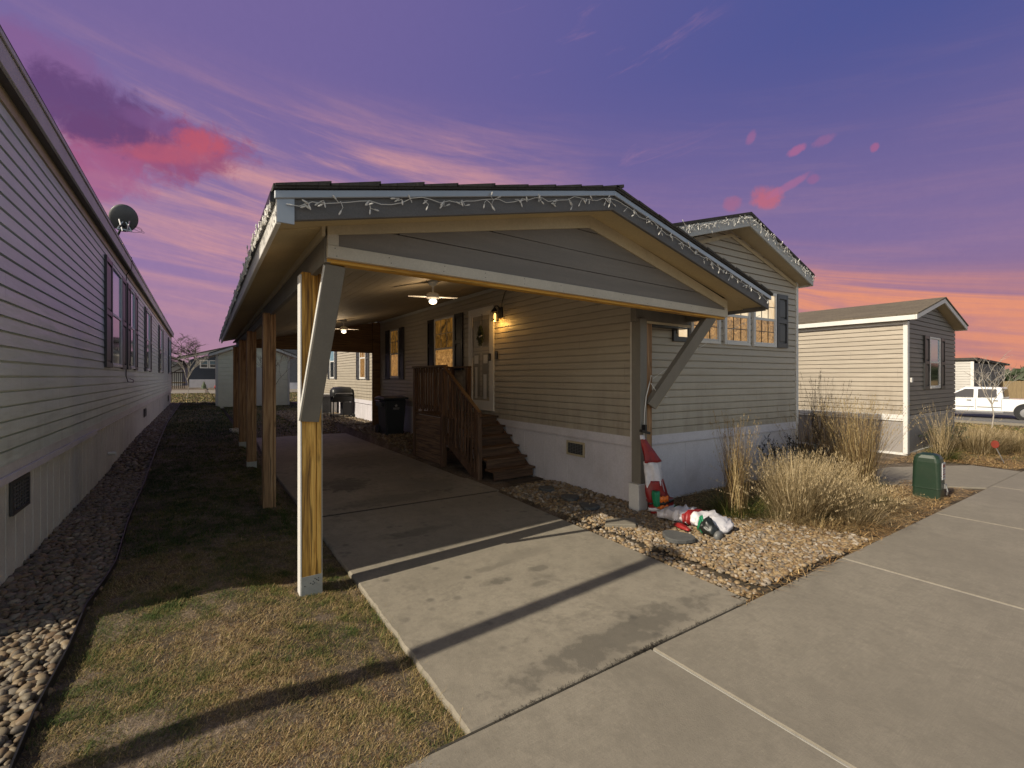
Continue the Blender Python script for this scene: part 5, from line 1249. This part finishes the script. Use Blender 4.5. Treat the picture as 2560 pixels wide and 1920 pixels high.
build(MB().box(TX-.06,TX+.1,T(.9,0)[0],T(3.3,0)[0],T(0,.36)[1],T(0,.42)[1]), 'running_board', M['steel'], tr)
for y in (0,3.75):
    for x in (TX+.10,TX+1.75):
        c = (x,T(y,0)[0],tz0+.40*S)
        w = build(MB().lathe([(.0,-.12),(.30,-.13),(.385,-.11),(.39,0),(.385,.11),(.30,.13),(0,.12)],c,24,'x'), 'wheel', M['rubber'], tr, smooth=False)
        build(MB().lathe([(.0,-.135),(.06,-.14),(.22,-.133),(.24,-.125)],c,20,'x'), 'rim', M['steel'], w)
    build(MB().lathe([(.0,-.02),(.47,-.02),(.47,.0),(0,.0)],(TX+.0,T(y,0)[0],tz0+.45*S),24,'x'), 'wheel_arch', M['black_metal'], tr)

# ------------------------------------------------------------------ trees
def tree(name, x, y, z0, h, label, mat, seedv, depth=5, spread=.5, r0=.1, cat='tree', nb=3, twig=None, trunk_frac=.3, up=.35):
    rng = random.Random(seedv); o = empty(name, (x,y,z0), label, cat); tk = MB(); cr = MB()
    def grow(p, d, l, r, lev):
        q = p+d*l; m = p.lerp(q,.5)+Vector((rng.uniform(-1,1),rng.uniform(-1,1),rng.uniform(-.5,.5)))*l*.07
        (tk if lev == 0 else cr).tube([p,m,q],[r,r*.85,r*.7],6 if lev < 2 else 4, False)
        if lev >= depth: return
        for k in range(nb if lev else nb+1):
            a = rng.uniform(0,6.283); v = Vector((math.cos(a),math.sin(a),0))
            nd = (d*(1-spread*.5)+v*spread*rng.uniform(.6,1.3)+Vector((0,0,up*.4))).normalized()
            grow(p.lerp(q, rng.uniform(.55,1) if lev else rng.uniform(.8,1)), nd, l*rng.uniform(.62,.82), r*.62, lev+1)
    grow(Vector((x,y,z0)), Vector((.02,.02,1)).normalized(), h*trunk_frac, r0, 0)
    build(tk, 'trunk', mat, o, smooth=True); build(cr, 'crown', twig or mat, o)
    return o
tree('bare_tree', -1.1, 82, .2, 13, 'large bare rounded tree rising behind the dark blue house', M['bark'], 91, 6, .85, .15, nb=3, trunk_frac=.24)
tree('bare_tree', -3.6, 90, .2, 11, 'paler bushy bare tree at the far left gap', M['bark'], 92, 6, .9, .13, nb=3, trunk_frac=.22)
tree('young_tree', -.62, 36.5, .26, 3.0, 'slim white-barked young tree in the gap between homes', M['pale_bark'], 93, 4, .45, .022, nb=3, trunk_frac=.45)
tree('sapling', 23.9, 3.75, tz(23.9,3.75), 2.6, 'thin bare sapling with whitewashed trunk in front of the truck', M['pale_bark'], 94, 4, .55, .022, nb=3, trunk_frac=.40)
tree('sapling', 22.5, .6, tz(22.5,.6), 2.2, 'small bare sapling near the right edge beyond the grasses', M['pale_bark'], 95, 4, .6, .016, nb=3, trunk_frac=.35)
tree('sapling', 3.0, 24.6, .24, 2.8, 'leafless sapling in front of the grey shed', M['bark'], 96, 4, .5, .02, nb=3, trunk_frac=.4)

# ------------------------------------------------------------------ shed & far houses on the left
sh = empty('garden_shed', (.75,27,.2), 'grey-beige garden shed with gable roof behind the posts', 'shed')
mb = MB(); siding(mb, (.75,26.7),(3.95,26.7),(0,-1), .15, 3.2, .20, lambda z: gable_clip(0,1,.5,2.75,3.45)(z), .012); mb.box(.76,.79,26.72,29.6,.1,2.7); mb.box(3.91,3.94,26.72,29.6,.1,2.7)
build(mb, 'wall', simple('shed_siding', (.66,.64,.52), (.58,.56,.45), 3, .7, .2), sh)
build(MB().box(.70,.80,26.66,26.76,.1,2.85).box(3.90,4.0,26.66,26.76,.1,2.85).box(1.6,3.1,26.655,26.69,.15,2.2), 'trim', M['vinyl_pale'], sh)
roof_gable(sh, .42, 4.28, 2.35, 2.86, 2.86, 3.62, 26.3, 29.8, M['shingle_dark'], M['vinyl_pale'], M['vinyl_pale'], .05, .13)
dh = empty('house', (.2,74,0), 'dark navy house with white window band in the left gap', 'house')
fD = Frame((-2.2,74),(1,0),(0,-1))
mb = MB(); siding(mb, (-1.0,74),(13,74),(0,-1), 1.35, 4.9, .2, lambda z: (max(0,(z-4.0)/14*3.6),1) , .03); mb.box(-.95,12.9,74.05,80,0,4.0); build(mb, 'wall', M['vinyl_navy'], dh)
build(MB().box(-1.0,13,73.95,74.04,-.1,1.35), 'skirting', M['skirt'], dh)
build(MB().prism([(-2.2,3.95),(.1,4.6),(.1,4.8),(-2.2,4.15)],'y',73.4,74.2).prism([(.1,4.5),(6,6.1),(6,6.4),(.1,4.9)],'y',73.2,74.2).prism([(6,6.1),(13.5,4.2),(13.5,4.5),(6,6.4)],'y',73.2,74.2), 'roof_fascia', M['vinyl_pale'], dh)
build(MB().prism([(-2.3,4.16),(.1,4.82),(6,6.42),(13.6,4.52),(13.6,4.6),(6,6.6),(.1,4.95),(-2.3,4.3)],'y',73.1,81), 'roof', M['shingle_dark'], dh)
for k in range(3): window(dh, Frame((0,74),(1,0),(0,-1)), .15+k*1.02, 1.12+k*1.02, 2.85, 3.95, 3.35, M['sky_glass'], M['dark_glass'], ft=.12)
pc = empty('wooden_porch', (-2.0,70,0), 'small brown wooden porch beside the navy house', 'porch')
build(MB().box(-2.9,-1.3,69,71,.9,1.05), 'deck', M['fence_wood'], pc)
mb = MB()
for k in range(8): mb.box(-2.85+k*.2,-2.78+k*.2,69,69.06,0,2.2)
mb.box(-2.9,-1.3,68.97,69.08,2.15,2.3); build(mb, 'railing', M['bark'], pc)
wh = empty('mobile_home', (-5,95,0), 'distant white trailer home seen in the left gap', 'mobile home')
mb = MB(); siding(mb, (-8,92),(-2.2,92),(0,-1),1.0,4.2,.25,None,.03); build(mb, 'wall', M['vinyl_pale'], wh)
build(MB().box(-8,-2.2,91.9,92.02,-.1,1.0), 'skirting', M['white_trim'], wh); build(MB().prism([(-8.4,4.15),(-5,5.2),(-1.9,4.15),(-1.9,4.3),(-5,5.4),(-8.4,4.3)],'y',91.6,100), 'roof', M['shingle_dark'], wh)
build(MB().box(-2.2,-1.0,92.2,98,.2,4.1), 'side_annex', simple('lilac_grey', (.22,.20,.27), None, 2, .6, .02), wh)
build(heap(resample([(1.6,66.5,.2,.3),(2.0,66.5,.4,.7),(2.5,66.5,.35,.6),(2.9,66.5,.15,.2)],10), seedv=33), 'fallen_inflatable', M['red_cloth'], None, smooth=True)['label'] = 'far red and white inflatable slumped before the navy house'
bpy.data.objects['fallen_inflatable']['category'] = 'inflatable'
tag(build(MB().lathe([(.3,0),(.22,.3),(.26,.32),(.14,.6),(.02,.9)],(.55,66.5,.26),10), 'small_conifer', M['evergreen']), 'tiny dark cone-shaped conifer before the navy house', 'plant')
# second dark house behind the shed (seen between posts)
d2 = empty('house', (6,62,0), 'dark grey house seen between the carport posts', 'house')
mb = MB(); siding(mb, (4.2,60),(16,60),(0,-1),1.0,5.0,.22,None,.03); build(mb, 'wall', simple('vinyl_slate', (.13,.13,.14), None, 2, .5, .03), d2)
build(MB().box(4.2,16,59.9,60.02,-.1,1.0), 'skirting', M['skirt'], d2)
build(MB().prism([(3.6,4.9),(10,7.2),(16.5,4.9),(16.5,5.1),(10,7.5),(3.6,5.1)],'y',59.3,70), 'roof', M['shingle_dark'], d2)
build(MB().box(4.3,15.9,60.05,69,0,4.9), 'rear_wall', M['vinyl_pale'], d2)

# street lamp post outside the frame whose long shadow crosses the driveway
lp = empty('lamp_post', (-3.3,2.45,-.02), 'slim dark street lamp post left of the driveway, outside the picture', 'lamp post')
build(MB().tube([(-3.3,2.45,-.05),(-3.3,2.45,4.75)],.070,14), 'pole', M['black_metal'], lp, smooth=True)
build(MB().lathe([(.11,0),(.11,.25),(.08,.3)],(-3.3,2.45,-.05),14), 'base', M['black_metal'], lp)
build(MB().lathe([(.06,0),(.16,.08),(.18,.14),(.04,.22)],(-3.3,2.45,4.75),14), 'lantern_head', M['black_metal'], lp)

# hot air balloon far away
bl = empty('hot_air_balloon', (1350,520,30), 'tiny dark hot air balloon low over the right horizon', 'balloon')
BX, BY, BZ = 1360., 331., 50.
bl.location = (BX,BY,BZ)
build(MB().lathe([(1.5,-8),(4,-4),(6.5,1),(7,4),(5.5,8),(2.5,10.5),(.3,11.2)],(BX,BY,BZ),18), 'envelope', M['balloon'], bl, smooth=True)
build(MB().box(BX-1.2,BX+1.2,BY-1.2,BY+1.2,BZ-13,BZ-11), 'basket', M['balloon'], bl)
mb = MB()
for a in range(4): mb.tube([(BX+1.2*math.cos(a*1.57+.78),BY+1.2*math.sin(a*1.57+.78),BZ-11),(BX+1.4*math.cos(a*1.57+.78),BY+1.4*math.sin(a*1.57+.78),BZ-8)],.12,4)
build(mb, 'cable', M['balloon'], bl)

# ------------------------------------------------------------------ sky
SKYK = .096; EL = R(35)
w = bpy.data.worlds.new('World'); sc.world = w; w.use_nodes = True
t = NT(w.node_tree); bg = w.node_tree.nodes['Background']
tc = t.node('ShaderNodeTexCoord'); sep = t.node('ShaderNodeSeparateXYZ'); t.l.new(tc.outputs['Generated'], sep.inputs[0])
X, Y, Z = sep.outputs
az = t.math('ARCTAN2', X, Y)                     # radians, 0 = +Y, grows to +X
el = t.math('ARCSINE', Z)
D = 180/math.pi
azd = t.math('MULTIPLY', az, D); eld = t.math('MULTIPLY', el, D)
cb = t.node('ShaderNodeCombineXYZ'); t.l.new(azd, cb.inputs[0]); t.l.new(eld, cb.inputs[1])
AE = cb.outputs[0]
fa = t.maprange(azd, -10, 85, 0, 1, True)
low = t.mix(fa, (.37,.205,.28), (.46,.20,.18))
mid = t.mix(fa, (.25,.160,.32), (.19,.135,.285))
high = t.mix(fa, (.155,.115,.285), (.060,.078,.25))
c = t.mix(t.maprange(eld, 0, 13, 0, 1, True), low, mid)
c = t.mix(t.maprange(eld, 10, 34, 0, 1, True), c, high)
# streaky cirrus, sloping
def streaks(rot, sx, sy, lo, hi, dist=1.0, scale=1.):
    v = t.mapping(AE, (sx,sy,1), (0,0,R(rot))) if 0 else None
    rm = t.node('ShaderNodeVectorRotate'); rm.rotation_type = 'Z_AXIS'; t.l.new(AE, rm.inputs['Vector']); rm.inputs['Angle'].default_value = R(rot)
    v = t.mapping(rm.outputs[0], (sx,sy,1)); n = t.noise(v, scale, 7, .62, dist)
    return t.maprange(n, lo, hi, 0, 1, True)
s1 = streaks(6, .024, .22, .40, .72, .35)
m1 = t.math('MULTIPLY', t.maprange(t.math('ABSOLUTE', t.math('SUBTRACT', azd, 14)), 12, 36, 1, .12, True), t.maprange(t.math('ABSOLUTE', t.math('SUBTRACT', eld, 17)), 5, 15, 1, .0, True))
c = t.mix(t.math('MULTIPLY', t.math('MULTIPLY', s1, m1), .92), c, (.60,.285,.27))
s1b = streaks(10, .04, .50, .48, .76, .3)
c = t.mix(t.math('MULTIPLY', t.math('MULTIPLY', s1b, m1), .55), c, (.68,.33,.27))
s2 = streaks(12, .020, .24, .34, .62, .6)
m2 = t.math('MULTIPLY', t.maprange(azd, 46, 62, 0, 1, True), t.maprange(t.math('ADD', eld, t.math('MULTIPLY', t.math('SUBTRACT', azd, 66), .22)), 9.5, 15, 1, .0, True))
c = t.mix(t.math('MULTIPLY', t.math('MULTIPLY', t.maprange(s2, 0, .7), m2), .95), c, (.68,.26,.15))
hz_ = streaks(10, .02, .38, .42, .64, .4)
c = t.mix(t.math('MULTIPLY', t.math('MULTIPLY', hz_, m2), .62), c, (.26,.16,.26))
s3 = streaks(-16, .05, .25, .56, .76, .8)
m3 = t.math('MULTIPLY', t.maprange(azd, 30, 38, 0, 1, True), t.math('MULTIPLY', t.maprange(azd, 52, 62, 1, 0, True), t.maprange(eld, 18, 26, .2, 1, True)))
c = t.mix(t.math('MULTIPLY', t.math('MULTIPLY', s3, m3), .5), c, (.42,.20,.30))
# discrete clouds
def cloud(cx, cy, rx, ry, rot, col, amt, nscale=.35, edge=1.2, namt=1.6):
    a = R(rot); dx = t.math('SUBTRACT', azd, cx); dy = t.math('SUBTRACT', eld, cy)
    u = t.math('DIVIDE', t.math('ADD', t.math('MULTIPLY', dx, math.cos(a)), t.math('MULTIPLY', dy, math.sin(a))), rx)
    v = t.math('DIVIDE', t.math('SUBTRACT', t.math('MULTIPLY', dy, math.cos(a)), t.math('MULTIPLY', dx, math.sin(a))), ry)
    d = t.math('ADD', t.math('MULTIPLY', u, u), t.math('MULTIPLY', v, v))
    n = t.noise(AE, nscale, 9, .66, .5)
    d = t.math('ADD', d, t.math('MULTIPLY', t.math('SUBTRACT', n, .5), namt*2))
    return t.math('MULTIPLY', t.maprange(d, .2, edge, 1, 0, True), amt), col
def put(args):
    global c
    f, col = cloud(*args); c = t.mix(f, c, col)
CL = []
#CLOUDS#
for a in [(-11.5,25.5,6,2.6,-10,(.22,.075,.20),.45,.3,1.4,1.2),(-3.6,21.6,7.0,2.5,8,(.27,.07,.15),.92,.42,1.9,2.1),(-8.0,18.4,4.2,2.2,10,(.33,.10,.21),.75,.42,1.9,2.0),(-8.6,23.2,6.4,2.3,-2,(.105,.050,.150),.88,.42,1.8,2.0),(-3.0,23.6,3.6,.9,-5,(.16,.075,.20),.8,.4,1.4,1.0),(.2,23.0,2.4,1.0,6,(.42,.085,.125),.9,.6,1.8,1.9),(-2.5,21.3,3.4,.8,10,(.40,.09,.14),.75,.5,1.8,1.3),
          (63.8,19.0,1.25,.85,-10,(.46,.12,.16),.8,.8,2.6,2.2),(65.8,19.7,2.0,.35,22,(.36,.13,.25),.6,1.0,2.0,1.2),(60.4,18.9,.75,.6,0,(.34,.12,.21),.65,1.0,2.6,2.0),(69.0,23.2,.8,.35,12,(.28,.12,.25),.55,1.0,2.6,2.0),(66.6,22.9,.8,.35,18,(.38,.12,.24),.7,1.2,2.0,1.2),(62.3,25.0,.4,.6,-30,(.32,.12,.25),.55,1.2,2.0,1.2),(73.1,21.5,.35,.4,0,(.38,.11,.22),.6,1.6,1.4,1.3),(68.1,19.9,.5,.4,0,(.30,.11,.24),.5,1.2,2.0,1.2)]:
    put(a)
# fine mottling
n = t.noise(AE, 1.1, 6, .7, .3)
c = t.mix(t.maprange(n, .3, .7, .10, 0), c, (.10,.08,.22))
c = t.mix(t.maprange(eld, -1.5, -6, 0, 1, True), c, (.12,.085,.085))
# dusk colours stay in view; brighter day sky added elsewhere as unseen fill light
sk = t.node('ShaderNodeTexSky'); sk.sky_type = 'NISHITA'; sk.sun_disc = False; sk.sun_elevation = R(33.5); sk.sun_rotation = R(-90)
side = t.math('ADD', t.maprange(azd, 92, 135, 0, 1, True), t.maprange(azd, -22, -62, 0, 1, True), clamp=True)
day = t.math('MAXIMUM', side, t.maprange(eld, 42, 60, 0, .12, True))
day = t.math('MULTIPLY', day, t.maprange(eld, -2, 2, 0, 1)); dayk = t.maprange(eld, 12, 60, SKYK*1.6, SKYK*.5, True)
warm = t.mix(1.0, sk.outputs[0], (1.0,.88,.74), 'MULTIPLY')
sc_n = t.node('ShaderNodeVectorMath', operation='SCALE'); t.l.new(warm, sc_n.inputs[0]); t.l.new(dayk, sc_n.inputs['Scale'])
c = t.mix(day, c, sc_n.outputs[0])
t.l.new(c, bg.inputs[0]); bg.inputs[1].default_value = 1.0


# sun: travels towards +X (slightly +Y), 30 degrees high
sun = bpy.data.lights.new('Sun', 'SUN'); sun.energy = 4.5; sun.angle = R(.5); sun.color = (1,.90,.72)
so = bpy.data.objects.new('Sun', sun); COL.objects.link(so)
dv = Vector((math.cos(EL), .034, -math.sin(EL))).normalized()
so.rotation_euler = dv.to_track_quat('-Z','Y').to_euler(); so.location = (-20,0,15)

# ------------------------------------------------------------------ camera
cam = bpy.data.cameras.new('Camera'); co = bpy.data.objects.new('Camera', cam); COL.objects.link(co)
cam.sensor_width = 36; cam.lens = 36*1137.8/2560; cam.clip_end = 6000; cam.clip_start = .05
cam.shift_y = -18/2560
co.location = (0,0,1.7); co.rotation_euler = (R(90), 0, -math.atan(784/1137.8))
sc.camera = co
sc.view_settings.view_transform = 'Standard'; sc.view_settings.look = 'None'; sc.view_settings.exposure = .24; sc.view_settings.gamma = 1
